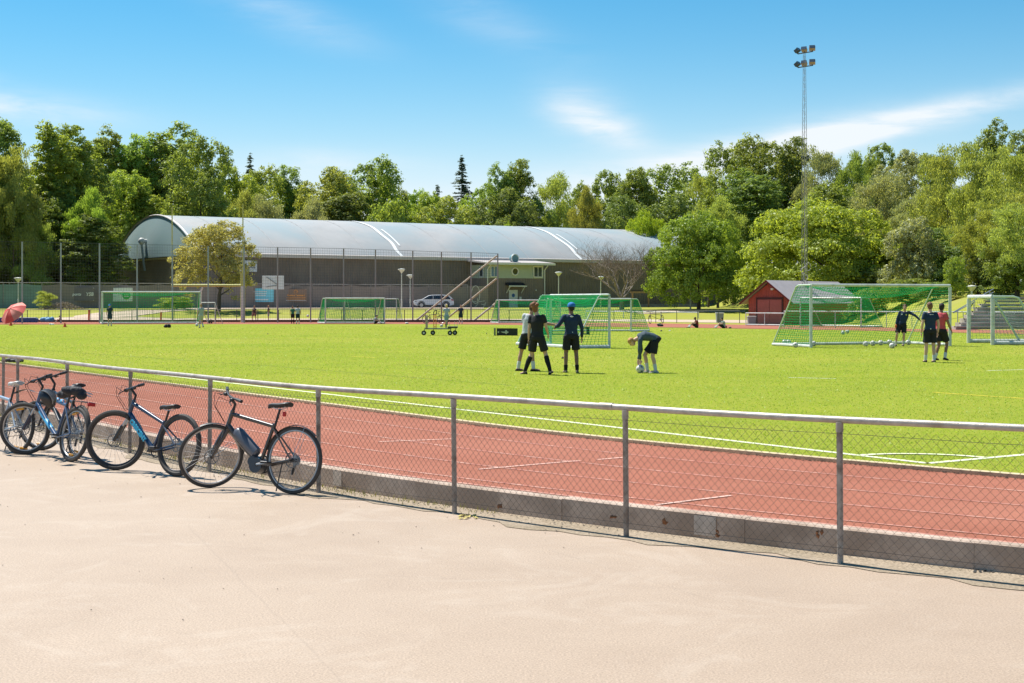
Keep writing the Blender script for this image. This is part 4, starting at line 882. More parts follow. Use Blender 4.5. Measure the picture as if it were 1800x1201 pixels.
# ================================================================ PEOPLE
def remesh(mb, name, m, parent, vox, smooth=3):
    me = bpy.data.meshes.new('tmp'); me.from_pydata(np.array(mb.v).tolist(), [], mb.f); o = bpy.data.objects.new('tmp', me); COL.objects.link(o)
    r = o.modifiers.new('r', 'REMESH'); r.mode = 'VOXEL'; r.voxel_size = vox; r.use_smooth_shade = True
    s = o.modifiers.new('s', 'SMOOTH'); s.iterations = smooth; s.factor = .5
    dg = bpy.context.evaluated_depsgraph_get(); m2 = bpy.data.meshes.new_from_object(o.evaluated_get(dg)); bpy.data.objects.remove(o); bpy.data.meshes.remove(me)
    m2.name = name; m2.materials.clear(); m2.materials.append(m); q = bpy.data.objects.new(name, m2); COL.objects.link(q); q.parent = parent; return q
def ncolor(n, c, r=.8): return mat(n, c, r, var=.2, scale=5, bump=.9, bscale=7, spec=.25)
def person(label, foot, Hh, rz, pose=None, skin=(.50, .30, .21), hair=(.10, .055, .03), shirt=('shirt_black', (.020, .020, .023)), sleeve='short', shorts=('shorts_black', (.018, .018, .021)),
           sock=('sock_white', (.62, .62, .60)), sockh=.2, shoe=('shoe_black', (.015, .015, .015)), vox=.013, cap=None, curly=False, undershirt=None, group=None, z0=None, hairlen=0., trouser=None, gloves=None):
    t = thing('person', label, 'person', tuple(foot), rz, group); s = Hh / 1.8; t.scale = (s, s, s)
    J = dict(pel=V(0, 0, .96), wai=V(0, 0, 1.10), che=V(0, 0, 1.32), nek=V(0, -.005, 1.50), hed=V(0, .02, 1.665),
             hL=V(-.095, 0, .92), hR=V(.095, 0, .92), kL=V(-.11, .02, .50), kR=V(.11, .02, .50), aL=V(-.12, -.02, .085), aR=V(.12, -.02, .085),
             sL=V(-.170, -.01, 1.435), sR=V(.170, -.01, 1.435), eL=V(-.25, -.03, 1.16), eR=V(.25, -.03, 1.16), wL=V(-.265, .05, .91), wR=V(.265, .05, .91), face=V(0, 1, 0), tL=V(0, 1, 0), tR=V(0, 1, 0), fL=None, fR=None)
    for k, v in (pose or {}).items(): J[k] = V(*v)
    sk = mat('skin_%d' % int(skin[0] * 100), skin, .6, var=.08, scale=8, spec=.3); mb = MB()
    def unit(v): return v / (np.linalg.norm(v) + 1e-9)
    def trunk(mb, ex, lo=True, neck=True):
        sd1, sd2 = unit(J['hR'] - J['hL']), unit(J['sR'] - J['sL']); rows = []
        pts = [(J['pel'] - unit(J['wai'] - J['pel']) * .10, .13, .10, sd1), (J['pel'], .162, .118, sd1), (J['wai'], .138, .098, unit(sd1 + sd2)), (J['che'], .168, .118, sd2), (J['nek'] - unit(J['nek'] - J['che']) * .07, .145, .092, sd2), (J['nek'] - unit(J['nek'] - J['che']) * .02, .10, .07, sd2)]
        if not lo: pts = [(J['pel'] - unit(J['wai'] - J['pel']) * .03, .165, .12, sd1)] + pts[1:]
        for i, (p, rx, ry, sd) in enumerate(pts):
            ax = unit(pts[min(i + 1, len(pts) - 1)][0] - pts[max(i - 1, 0)][0]); fw = unit(np.cross(ax, sd)); sd = np.cross(fw, ax)
            rows.append([p + sd * (rx + ex) * math.cos(g) + fw * (ry + ex) * math.sin(g) for g in np.linspace(0, 2 * math.pi, 16, endpoint=False)])
        mb.loft(rows)
    def limb(mb, pts, rs, n=10):
        mb.tube(pts, rs, n)
        for p, r in zip(pts, rs): mb.ell(p, r * .98, 8, 6)
    trunk(mb, 0)
    hd, fc = J['hed'], unit(J['face']); up = unit(hd - J['nek']); up = unit(up - fc * np.dot(up, fc)); sd = np.cross(fc, up)
    B = Matrix((sd, fc, up)).transposed()
    limb(mb, [J['nek'] - up * .03, J['nek'] + (hd - J['nek']) * .6], [.062, .054])
    mb.ell(hd + up * .02 - fc * .008, (.076, .096, .098), 14, 10, B); mb.ell(hd - up * .045 + fc * .025, (.058, .066, .070), 12, 8, B)
    mb.ell(hd - up * .012 + fc * .098, (.013, .018, .024), 8, 6, B); mb.ell(hd - up * .058 + fc * .082, (.022, .012, .008), 8, 5, B)
    for q in (-1, 1): mb.ell(hd + sd * q * .078 - up * .005 - fc * .005, (.012, .020, .032), 8, 6, B)
    for q in 'LR':
        limb(mb, [J['s' + q], (J['s' + q] + J['e' + q]) / 2, J['e' + q]], [.056, .050, .040]); limb(mb, [J['e' + q], J['e' + q] * .65 + J['w' + q] * .35, J['w' + q]], [.040, .041, .027])
        limb(mb, [J['h' + q], J['h' + q] * .5 + J['k' + q] * .5, J['k' + q]], [.088, .075, .053]); limb(mb, [J['k' + q], J['k' + q] * .68 + J['a' + q] * .32 - V(0, .012, 0), J['a' + q]], [.053, .055, .036])
        tt = unit(J['t' + q]); a = J['a' + q]; limb(mb, [a - V(0, 0, .03) - tt * .03, a - V(0, 0, .045) + tt * .15], [.036, .026])
        # hand: palm, four unequal curled fingers and a thumb
        d = unit(J['w' + q] - J['e' + q]) if J['f' + q] is None else unit(J['f' + q]); w = J['w' + q]; ac = unit(np.cross(d, V(1, .2, 0))); pn = unit(np.cross(ac, d)) * (1 if q == 'L' else -1)
        Mh = Matrix((ac, pn, d)).transposed(); mb.ell(w + d * .055, (.040, .017, .056), 10, 8, Mh)
        for k, ln in enumerate((.070, .080, .075, .058)):
            b = w + d * .095 + ac * (.030 - .020 * k); mb.tube([b - d * .02, b + d * ln * .5 + pn * .008, b + d * ln * .85 + pn * .030], [.0095, .009, .007], 6)
        b = w + d * .03 + ac * .034; mb.tube([b, b + ac * .025 + d * .035, b + ac * .028 + d * .068 + pn * .01], [.012, .011, .008], 6)
    remesh(mb, 'body', sk, t, vox)
    ey = mat('eye_dark', (.02, .015, .012), .3)
    for q in (-1, 1): MB().ell(hd + sd * q * .031 + up * .008 + fc * .083, (.012, .008, .007), 8, 6, B).build('eye', ey, t)
    # hair
    hm = mat('hair_%d_%d' % (int(hair[0] * 100), int(hair[1] * 100)), hair, .7, var=.35, scale=40, bump=.6, bscale=90)
    mb = MB(); mb.ell(hd + up * .038 - fc * .020, (.086, .098, .092), 14, 10, B); mb.ell(hd - up * .01 - fc * .045, (.078, .062, .085), 12, 8, B)
    if hairlen: mb.ell(hd - up * .06 * hairlen - fc * .05, (.07, .045, .09), 10, 8, B)
    rr = random.Random(int(foot[0] * 100))
    for k in range(40 if curly else 22):
        th = rr.uniform(0, 6.28); ph = rr.uniform(0, 1.25); q = sd * math.sin(ph) * math.cos(th) + fc * (math.sin(ph) * math.sin(th) * .9 - .25) + up * math.cos(ph)
        mb.ell(hd + up * .03 + q * (.104 if curly else .088), rr.uniform(.022, .040) if curly else rr.uniform(.012, .02), 6, 5)
    hb = remesh(mb, 'hair', hm, t, max(.010, vox * .7), 1)
    if cap:
        cm = ncolor('cap_%d' % int(cap[2] * 100), cap)
        mb = MB(); mb.loft([[hd + up * z + sd * r * math.cos(g) * .9 + fc * (r * 1.08 * math.sin(g) - .012) for g in np.linspace(0, 6.283, 18, endpoint=False)] for r, z in ((.106, .018), (.108, .05), (.098, .09), (.070, .122), (.02, .137))])
        mb.build('cap', cm, t, True)
        mb = MB(); mb.loft([[hd + fc * (.085 + f * .085) + sd * x * (.085 - f * .03 * abs(x)) + up * (.028 - .02 * f - .012 * x * x + dz) for x in np.linspace(-1, 1, 9)] + [hd + fc * (.085 + f * .085) + sd * x * (.085 - f * .03 * abs(x)) + up * (.022 - .02 * f - .012 * x * x + dz) for x in np.linspace(1, -1, 9)] for f, dz in ((0, 0), (.5, 0), (1, 0))]); mb.build('cap_brim', cm, t, True)
    # clothes
    sm = ncolor(*shirt); mb = MB(); trunk(mb, .017, lo=False)
    for q in 'LR':
        s_, e_, w_ = J['s' + q], J['e' + q], J['w' + q]; inn = s_ * .8 + J['che'] * .2 + V(0, 0, .03)
        if sleeve == 'long': limb(mb, [inn, s_, s_ * .5 + e_ * .5, e_], [.066, .066, .060, .052]); limb(mb, [e_, e_ * .12 + w_ * .88], [.052, .040])
        elif sleeve == 'short': limb(mb, [inn - V(0, 0, .02), s_], [.066, .066]); mb.tube([s_, s_ * .42 + e_ * .58], [.067, .070], 12)
        else: limb(mb, [inn], [.06])
    remesh(mb, 'shirt', sm, t, vox * 1.1, 2)
    if shorts:
        mb = MB(); sd1 = unit(J['hR'] - J['hL']); axv = unit(J['wai'] - J['pel']); fw = unit(np.cross(axv, sd1))
        rows = [[J['pel'] + axv * z + sd1 * rx * math.cos(g) + fw * ry * math.sin(g) for g in np.linspace(0, 6.283, 16, endpoint=False)] for z, rx, ry in ((-.10, .165, .130), (-.02, .185, .142), (.07, .162, .122))]; mb.loft(rows)
        for q in 'LR':
            h_, k_ = J['h' + q], J['k' + q]; f = .80; mb.tube([h_ + axv * .02, h_ * .6 + k_ * .4, h_ * (1 - f) + k_ * f], [.108, .104, .108], 12)
        remesh(mb, 'shorts', ncolor(*shorts), t, vox * 1.1, 2)
    for q in 'LR':
        k_, a_ = J['k' + q], J['a' + q]; tp_ = a_ + (k_ - a_) * min(.95, sockh / .42 * 1.0); tt = unit(J['t' + q])
        mb = MB(); fz = (tp_ - a_); mb.tube([tp_, a_ + fz * .66 - V(0, .012 * min(1, sockh / .3), 0), a_ + fz * .33, a_ - V(0, 0, .02)], [.062 if sockh > .25 else .054, .064 if sockh > .25 else .051, .053 if sockh > .25 else .047, .044], 12); mb.build('sock', ncolor(*sock), t, True)
        fl = a_ - V(0, 0, .042); sv = unit(np.cross(tt, V(0, 0, 1))); uv = np.cross(sv, tt)
        rows = []
        for x, w, h_ in ((-.085, .022, .030), (-.06, .036, .062), (0, .040, .070), (.06, .044, .048), (.12, .046, .034), (.165, .034, .026), (.185, .014, .016)):
            c = fl + tt * x; rows.append([c + sv * w * math.cos(g) + uv * (h_ * .5 * math.sin(g) + h_ * .5 - .038) for g in np.linspace(0, 6.283, 12, endpoint=False)])
        mb = MB(); mb.loft(rows); mb.build('shoe', ncolor(*shoe), t, True)
    return t
teal = ('shirt_dark_teal', (.020, .040, .055)); navy = ('shirt_navy', (.018, .034, .075))
# --- the group in the middle
person('player in white shirt, black shorts and white socks half hidden behind the curly haired one', G(928.5, 653) , 1.80, R_(-20), dict(hL=(-.09, 0, .92), kL=(-.20, .02, .50), aL=(-.26, -.05, .085), kR=(.10, .03, .50), aR=(.16, -.05, .085), tR=(1, .4, 0), tL=(.5, 1, 0), che=(.03, .02, 1.32), nek=(.07, .02, 1.49), hed=(.12, .04, 1.655), face=(.6, 1, 0),
       sL=(-.10, .0, 1.44), sR=(.26, .0, 1.43), eR=(.44, .12, 1.24), wR=(.66, .22, 1.20), fR=(1, .2, -.05), eL=(-.13, .05, 1.16), wL=(.02, .16, 1.02)), shirt=('shirt_white', (.52, .53, .55)), hair=(.06, .03, .02), skin=(.42, .24, .16), sockh=.17)
person('player with curly reddish hair, black shirt and knee high black socks striding', G(944.5, 659), 1.78, R_(-32), dict(hL=(-.085, .0, .92), kL=(-.19, .03, .50), aL=(-.32, -.08, .085), kR=(.17, .12, .52), aR=(.34, .06, .10), tL=(-1, .3, -.12), tR=(-.2, 1, .25), nek=(-.02, .0, 1.50), hed=(-.07, .03, 1.66), face=(-.1, 1, 0),
       sL=(-.17, -.02, 1.44), sR=(.17, .0, 1.45), eL=(-.20, -.06, 1.15), wL=(-.235, -.02, .88), eR=(.225, .06, 1.18), wR=(.20, .18, 1.02)), hair=(.22, .085, .035), skin=(.55, .34, .25), curly=True, sock=('sock_black', (.012, .012, .012)), sockh=.36, hairlen=.6)
person('coach in a blue cap, long sleeved navy top and black shorts, seen from behind', G(1004, 656), 1.80, R_(4), dict(kL=(-.13, .02, .50), aL=(-.14, -.02, .085), kR=(.13, .02, .50), aR=(.15, -.02, .085), sL=(-.18, 0, 1.42), sR=(.18, 0, 1.42), eL=(-.33, -.05, 1.20), wL=(-.38, .18, 1.16), eR=(.275, .02, 1.15), wR=(.285, .10, .90), face=(-.5, 1, 0), hed=(.0, .02, 1.655), nek=(0, 0, 1.50), tL=(-.25, 1, 0), tR=(.15, 1, 0)),
       shirt=('shirt_navy', (.018, .034, .075)), sleeve='long', cap=(.03, .16, .42), skin=(.22, .125, .085), hair=(.02, .015, .012), sock=('sock_black', (.012, .012, .012)), sockh=.12, shoe=('shoe_olive', (.12, .12, .07)))
# bending player: faces left
person('blond player in a dark grey long sleeved top bending down to the ball', G(1136, 656), 1.68, R_(90), dict(pel=(0, -.26, .90), wai=(0, -.17, .97), che=(0, .05, 1.01), nek=(0, .25, .95), hed=(0, .39, .84), face=(0, .45, -1),
       hL=(-.095, -.24, .86), hR=(.095, -.24, .86), kL=(-.11, -.16, .45), kR=(.12, .03, .49), aL=(-.13, -.24, .085), aR=(.13, -.04, .085), tL=(0, 1, 0), tR=(0, 1, 0),
       sL=(-.16, .17, .91), sR=(.16, .17, .91), eL=(-.19, .20, .62), eR=(.19, .12, .62), wL=(-.11, .17, .37), wR=(.11, .21, .36), fL=(.15, .0, -1), fR=(-.15, .0, -1)),
       shirt=('shirt_slate', (.055, .080, .10)), sleeve='long', hair=(.50, .27, .09), skin=(.58, .36, .27), sockh=.19, shoe=('shoe_pale', (.5, .5, .46)))
# --- right group
person('goalkeeper in a dark tracksuit top and red glove kicking beside the goal net', G(1588, 610), 1.76, R_(180 - 20), dict(pel=(.06, 0, .92), wai=(.03, 0, 1.05), che=(-.03, .0, 1.27), nek=(-.06, .02, 1.45), hed=(-.06, .05, 1.61), hL=(-.03, 0, .88), hR=(.155, 0, .88), kL=(-.03, .12, .50), aL=(.0, .0, .12), kR=(.24, .17, .52), aR=(.30, .02, .10), tR=(.4, 1, -.2), tL=(.1, 1, 0),
       sL=(-.24, 0, 1.40), sR=(.13, 0, 1.41), eL=(-.48, .06, 1.27), wL=(-.66, .12, 1.10), eR=(.24, .0, 1.14), wR=(.28, .10, .90)), shirt=navy, sleeve='long', hair=(.12, .05, .03), skin=(.52, .31, .22), sockh=.15, shoe=('shoe_black', (.015, .015, .015)))
person('player in pink bib and black shorts walking beside the dark shirted one at the right', G(1653, 634), 1.78, R_(-40), dict(nek=(.0, .03, 1.49), hed=(.02, .07, 1.65), kL=(-.05, .02, .50), aL=(-.12, -.10, .10), kR=(.12, .22, .53), aR=(.14, .02, .10), tR=(.2, 1, -.1), tL=(.3, 1, -.2), eR=(.25, .02, 1.15), wR=(.27, .18, .94), eL=(-.22, -.06, 1.16), wL=(-.22, .0, .92)),
       shirt=('bib_pink', (.55, .08, .10)), sleeve='short', hair=(.02, .012, .01), skin=(.25, .14, .09), sockh=.13)
person('player in navy shirt and black shorts seen from behind at the right', G(1635, 637.5), 1.80, R_(5), dict(kL=(-.12, .0, .50), aL=(-.13, .03, .085), kR=(.10, .0, .50), aR=(.10, -.06, .085), eL=(-.24, -.02, 1.15), wL=(-.235, .08, .90), eR=(.25, -.02, 1.15), wR=(.25, .05, .89), face=(.25, 1, 0)), shirt=('shirt_navy', (.018, .034, .075)), hair=(.17, .075, .045), skin=(.58, .37, .29), sockh=.14)
def badge(t, c, r, m):
    MB().ell(c, r, 10, 6).build('badge', m, t, True)
whb = mat('badge_white', (.65, .65, .65), .6); yeb = mat('badge_yellow', (.6, .55, .12), .6); glv = mat('glove_orange', (.62, .10, .03), .7)
PP = {o['label'][:5]: o for o in bpy.data.objects if o.get('category') == 'person'}
o = PP['coach']; badge(o, (.02, -.118, 1.03), (.018, .006, .018), whb); badge(o, (.0, -.112, 1.43), (.045, .006, .02), whb)
for o in list(bpy.data.objects):
    lb = str(o.get('label'))
    if lb.startswith('player in navy'): badge(o, (-.03, -.13, 1.0), (.018, .006, .018), whb); badge(o, (0, -.108, 1.42), (.07, .005, .010), whb)
    if lb.startswith('goalkeeper'):
        badge(o, (.05, .122, 1.33), (.035, .006, .03), whb); badge(o, (-.12, .115, 1.31), (.03, .006, .035), yeb); MB().ell((.29, .13, .84), (.04, .035, .075), 10, 8).build('glove', glv, o, True)
    if lb.startswith('blond player in'): MB().tube([V(.17, -.16, .74), V(.20, -.26, .76)], .016, 6).build('shorts_stripe', whb, o, True)
# --- children on the far side
kv = .024
person('boy in pale cap and dark teal shirt at the far left goal', G(193, 573.5), 1.62, R_(175), shirt=teal, shorts=('shorts_slate', (.03, .05, .08)), hair=(.45, .35, .22), cap=(.55, .50, .42), vox=kv)
person('boy in a pale grey shirt about to kick a ball beside the left goal', G(353.5, 577), 1.66, R_(35), dict(kR=(.12, .18, .52), aR=(.14, -.05, .14), kL=(-.12, .05, .5)), shirt=('shirt_pale_grey', (.33, .38, .36)), shorts=('shorts_pale', (.40, .42, .38)), hair=(.35, .20, .10), vox=kv)
person('child in a maroon shirt and reddish shorts on the far kerb left of the pair', G(447, 565.5), 1.42, R_(160), dict(kL=(-.2, .1, .52), kR=(.2, .1, .52), aL=(-.22, 0, .085), aR=(.22, 0, .085)), shirt=('shirt_maroon', (.09, .035, .035)), shorts=('shorts_rust', (.30, .13, .10)), hair=(.4, .22, .12), vox=kv)
person('child in a dark brown shirt and pale shorts standing sideways on the far kerb', G(472, 565.5), 1.45, R_(100), shirt=('shirt_brown', (.06, .03, .03)), shorts=('shorts_pale', (.40, .34, .30)), hair=(.42, .24, .13), vox=kv)
person('left child of the far pair, wearing a green bib', G(514.5, 569), 1.45, R_(-10), shirt=('bib_green', (.03, .16, .09)), hair=(.14, .07, .04), sock=('sock_black', (.012, .012, .012)), sockh=.3, vox=kv)
person('right child of the far pair, in white sleeves and dark blue bib', G(523.5, 570), 1.52, R_(10), shirt=('shirt_ice', (.36, .40, .46)), shorts=('shorts_navy', (.012, .03, .05)), hair=(.03, .02, .02), skin=(.35, .2, .13), vox=kv)
person('blond boy in a white shirt with a dark sash running behind the wheeled cart', G(785, 577), 1.62, R_(15), dict(kR=(.06, .16, .54), aR=(.02, -.14, .32), kL=(-.05, .04, .5), aL=(-.04, .02, .085), eL=(-.28, .05, 1.18), wL=(-.12, .22, 1.18)), shirt=('shirt_ice', (.36, .40, .46)), shorts=('shorts_lightblue', (.22, .32, .42)), hair=(.62, .42, .16), sock=('sock_black', (.012, .012, .012)), sockh=.25, vox=kv)
person('boy in a dark teal shirt and long shorts between the diagonal braces', G(810, 569.5), 1.55, R_(175), shirt=teal, shorts=('shorts_darkgreen', (.012, .045, .045)), hair=(.25, .13, .07), vox=kv)
def seated(label, foot, rz, h=1.5, **kw):
    person(label, foot, h, rz, dict(pel=(0, -.28, .10), wai=(0, -.31, .24), che=(0, -.28, .46), nek=(0, -.20, .62), hed=(0, -.12, .77), hL=(-.095, -.25, .10), hR=(.095, -.25, .10), kL=(-.14, .08, .40), kR=(.14, .10, .36), aL=(-.12, .38, .085), aR=(.12, .42, .085),
           sL=(-.18, -.24, .57), sR=(.18, -.24, .57), eL=(-.24, -.10, .36), eR=(.24, -.10, .36), wL=(-.12, .10, .34), wR=(.10, .12, .34)), vox=kv, **kw)
seated('child in white top sitting at the right post of the middle distance goal', G(664, 569.5), R_(-105), 1.45, shirt=('shirt_ice', (.36, .40, .46)), hair=(.02, .015, .015))
seated('child in a dark red shirt sitting on the turf edge left of the bin', G(1219, 576.5), R_(95), 1.5, shirt=('shirt_darkred', (.20, .035, .03)), hair=(.05, .03, .02), skin=(.3, .17, .11))
seated('child in a pale grey shirt sitting among bags on the turf near the bin', G(1266, 577.5), R_(95), 1.5, shirt=('shirt_pale_grey', (.33, .38, .36)), hair=(.02, .015, .015))
seated('person in dark clothes sitting under the red parasol', G(18, 566.5), R_(-90), 1.7, shirt=('shirt_black', (.020, .020, .023)), hair=(.05, .025, .02), hairlen=1.)
seated('small person in an orange brown top sitting at the right end of the blue bags', G(103, 567), R_(90), 1.2, shirt=('shirt_rust', (.22, .07, .05)), hair=(.1, .05, .03))
# ================================================================ BALLS, CONES, BAGS
ball_w = mat('ball_white', (.60, .58, .54), .5, var=.12, scale=12); ball_d = mat('ball_panel', (.06, .06, .06), .5)
def ball_thing(label, p, r=.11, rot=0.):
    mb = MB(); mb.ell((0, 0, 0), r, 20, 14); n0 = len(mb.f); ph = (1 + 5 ** .5) / 2
    mb.mi = 1
    for a, b in ((1, ph), (-1, ph), (1, -ph), (-1, -ph)):
        for v in ((0, a, b), (a, b, 0), (b, 0, a)):
            d = V(*v) / math.hypot(1, ph); u = np.cross(d, V(.3, .5, .8)); u /= np.linalg.norm(u); w = np.cross(d, u)
            pts = [d * r * .955 + r * .36 * (u * math.cos(g) + w * math.sin(g)) for g in np.linspace(0, 2 * math.pi, 6)[:-1]]; pts = [q / np.linalg.norm(q) * r * 1.006 for q in pts]
            mb.add([d * r * 1.012] + pts, [(0, i + 1, (i + 1) % 5 + 1) for i in range(5)])
    o = mb.build('football', [ball_w, ball_d], None, True, loc=(p[0], p[1], p[2] + r), local=True); o.rotation_euler = (rot, rot * 2.1, rot * .7); return props(o, label, 'ball', 'footballs on the pitch')
B0 = None
balls = [(1379, 606.5, 'leftmost football of the two lying together inside the left end of the big goal'), (1386, 606.5, 'second football of the two lying together inside the left end of the big goal'), (1398, 611.6, 'football lying at the ground bar left of the near post of the big goal'), (1430, 609, 'football just right of the near post of the big goal'),
         (1481.5, 588.5, 'left and nearer of two footballs lying far back inside the big goal'), (1489.5, 586.5, 'right and farther of two footballs lying far back inside the big goal'), (1521.5, 609.5, 'first football from the left in the row at the back net of the big goal'), (1534, 608.5, 'second football from the left in the row at the back net of the big goal'),
         (1548, 607.5, 'third football from the left in the row at the back net of the big goal'), (1563.5, 606.5, 'fourth football in the row, behind the nearest ball left of the goalkeeper'), (1568, 613, 'nearest football left of the goalkeeper, in front of the row'), (1596.5, 607, 'football right beside the goalkeeper feet'),
         (1125.5, 656.5, 'football held on the grass by the bending blond player'), (346, 574, 'football at the feet of the boy in the pale grey shirt'), (776, 575.5, 'football on the far edge of the turf behind the wheeled cart')]
for i, (x, y, lab) in enumerate(balls):
    p = G(x, y)
    if B0 is None: B0 = ball_thing(lab, p); continue
    o = B0.copy(); COL.objects.link(o); o.location = (p[0], p[1], p[2] + .11); o.rotation_euler = (i * .9, i * 1.7, i * .4); o['label'] = lab
p = PY(541, 555.5, 122); o = B0.copy(); COL.objects.link(o); o.location = tuple(p); o['label'] = 'football in the air to the right of the far pair of children'
orange = mat('cone_orange', (.62, .10, .03), .6, var=.1)
def cone(px, py, lab, r=.14, h=.32, tall=False):
    p = G(px, py); t = thing('training_pole' if tall else 'training_cone', lab, 'pole' if tall else 'cone', tuple(p), 0, None if tall else 'small orange cones on the turf')
    if tall:
        MB().lathe((0, 0, 0), [(.16, 0), (.16, .04), (.05, .06)], 12).build('foot', orange, t); MB().tube([(0, 0, .05), (.02, 0, h)], .075, 8).build('pole', orange, t)
    else: MB().lathe((0, 0, 0), [(r, 0), (r * .9, .02), (.03, h), (.02, h)], 12).build('cone_body', orange, t); MB().box((0, 0, .012), (r * 2.3, r * 2.3, .024)).build('base', orange, t)
cone(19, 573, 'small orange cone on the turf below the red parasol'); cone(114, 575.5, 'small orange cone on the turf right of the blue bags')
cone(156, 563.8, 'slim upright orange marker on the gravel left of the full size goal', h=.95, tall=True); cone(283, 563.3, 'slim upright orange marker on the gravel inside the full size goal', h=.75, tall=True)
blackm = mat('bag_black', (.018, .018, .022), .7, var=.2); bluem = mat('bag_blue', (.03, .09, .26), .6, var=.2, scale=3); cyanm = mat('bag_lightblue', (.10, .30, .50), .6, var=.2)
def lump(name, lab, cat, px, py, w, h, m, n=5, seed=0, group=None, depth=.5):
    p = G(px, py); k = p[1] / F; W, Hh = w * k, h * k; rr = random.Random(seed + px); mb = MB()
    for i in range(n): mb.ell((rr.uniform(-.34, .34) * W, rr.uniform(-.3, .3) * W * depth, Hh * rr.uniform(.3, .5)), (W * rr.uniform(.16, .3), W * .28 * depth + .05, Hh * rr.uniform(.35, .55)), 9, 7)
    mb.tube([V(-W * .2, 0, Hh * .7), V(-W * .05, 0, Hh * .98), V(W * .15, 0, Hh * .7)], Hh * .035 + .004, 5)
    for i, v in enumerate(mb.v): mb.v[i] = (v[0], v[1], max(v[2], .004))
    return props(mb.build(name, m, None, True, loc=tuple(p), local=True), lab, cat, group)
lump('sports_bag', 'black sports bag on the turf in front of the full size left goal', 'bag', 295, 576.5, 13, 7, blackm); lump('sports_bag', 'black rucksack standing behind the boy in the pale grey shirt', 'bag', 370, 569, 7, 8, blackm, 3)
lump('sports_bag', 'black duffel bag lying on the track below the parked black bicycle', 'bag', 1162, 574, 16, 6, blackm); lump('sports_bag', 'flat dark bag on the turf at the right of the seated child in pale grey', 'bag', 1284, 577.5, 8, 3, blackm, 3)
lump('sports_bag', 'rusty red bag beside the seated child in pale grey', 'bag', 1275.5, 577, 5, 5, mat('bag_rust', (.2, .05, .03), .7), 3); lump('sports_bag', 'dark bag with blue at the far left under the ball stop fence', 'bag', 42, 566.5, 17, 7, blackm, 6)
lump('sports_bag', 'heap of light blue bags at the foot of the ball stop fence', 'bag', 84, 566.5, 26, 10, cyanm, 7); lump('sports_bag', 'white bundle on the far edge of the turf left of the leaning bicycle', 'bag', 714, 569.5, 10, 3, goal_w, 4)
lump('sports_bag', 'small white heap on the edge of the turf beneath the light blue bags', 'bag', 91, 571.5, 9, 3, goal_w, 4); lump('jacket', 'small dark thing dropped on the turf left of the coach', 'jacket', 989, 631, 4.5, 4, blackm, 3)
lump('sports_shoe', 'dark shoe lying on the turf in front of the low black board', 'shoe', 856, 587.5, 3.5, 2.5, blackm, 2); lump('sports_shoe', 'dark shoe lying alone on the turf far left of the cart', 'shoe', 470.5, 588, 3, 2, blackm, 2); lump('sports_shoe', 'dark shoe on the turf below the duffel bag', 'shoe', 1163, 583, 5, 3, blackm, 2); lump('sports_shoe', 'pale shoe on the turf to the right of the dark one below the duffel bag', 'shoe', 1177, 582.5, 4, 2.5, goal_w, 2)
lump('jacket', 'crumpled black and grey jacket lying on the turf behind the rail at the far left', 'jacket', 22, 637, 34, 8, blackm, 9); lump('glove', 'small black glove left of the crumpled jacket on the turf', 'glove', 8, 634, 7, 3, blackm, 3)
p = G(0, 567.2); bm = thing('rolled_mat', 'long blue mat lying along the far kerb at the left edge', 'mat', tuple(p)); MB().bbox((.6, .1, .2), (5.2, .5, .36), .06).build('mat_body', bluem, bm); mb = MB(); mb.bbox((.6, .1, .41), (5.0, .46, .05), .02); mb.build('top_cover', mat('mat_top', (.35, .40, .5), .6), bm)
# parasol
pc = PY(15, 551, 117.5); ps = thing('red_parasol', 'tilted red parasol shading people at the far left', 'parasol', tuple(PX(26, 117.5)))
M = Matrix.Rotation(R_(-30), 3, 'Y') @ Matrix.Rotation(R_(38), 3, 'X'); pmr = mat('parasol_red', (.62, .075, .06), .7, var=.12); pmp = mat('parasol_pink', (.68, .22, .17), .7, var=.1)
top = pc + V(.1, 0, .38)
for k in range(8):
    mb = MB(); g0, g1 = 2 * math.pi * k / 8, 2 * math.pi * (k + 1) / 8; rows = []
    for r, z in ((.02, 0), (.45, -.07), (.85, -.26), (1.15, -.52)):
        rows.append([top + np.array(M @ Vector((r * math.cos(g0 + (g1 - g0) * f) * (1 - .05 * math.sin(f * math.pi)), r * math.sin(g0 + (g1 - g0) * f) * (1 - .05 * math.sin(f * math.pi)), z + .03 * math.sin(f * math.pi) * (-1)))) for f in (0, .33, .66, 1)])
    mb.loft(rows, cap=False, closed_ring=False); mb.build('canopy_panel', pmr if k % 2 else pmp, ps, True, world=True)
MB().tube([top + V(0, 0, .08), top + np.array(M @ Vector((0, 0, -1.2))), V(top[0] + .35, top[1], .2)], .025, 6).build('pole', goal_w, ps, True, world=True)
# low board box
bb_ = thing('low_board', 'low black rebound board with a pale winged emblem on the turf left of the group', 'board', tuple(G(890, 590.5)))
a, b = G(868, 590.5), G(910, 590.8); d = b - a; blk = mat('board_black', (.018, .022, .016), .7, var=.2); olv = mat('board_olive', (.20, .22, .12), .7); em = mat('emblem_pale', (.42, .46, .38), .7)
mb = MB(); mb.prism([a + V(.15, 0, .02), b + V(0, 0, .02), b + V(0, 0, .40), a + V(.15, 0, .40)], V(0, .05, 0)); mb.build('panel', blk, bb_, world=True)
mb = MB(); mb.prism([a, a + V(.1, 0, 0), a + V(.1, 0, .41), a + V(0, 0, .41)], V(0, .5, 0)); mb.build('end_panel', olv, bb_, world=True)
mb = MB(); mb.prism([a + V(.15, .5, .02), b + V(0, .5, .02), b + V(0, .5, .36), a + V(.15, .5, .36)], V(0, .05, 0)); mb.build('rear_panel', blk, bb_, world=True)
c = a * .48 + b * .52 + V(0, -.012, .20)
mb = MB(); mb.ell(c, (.06, .01, .11), 10, 6)
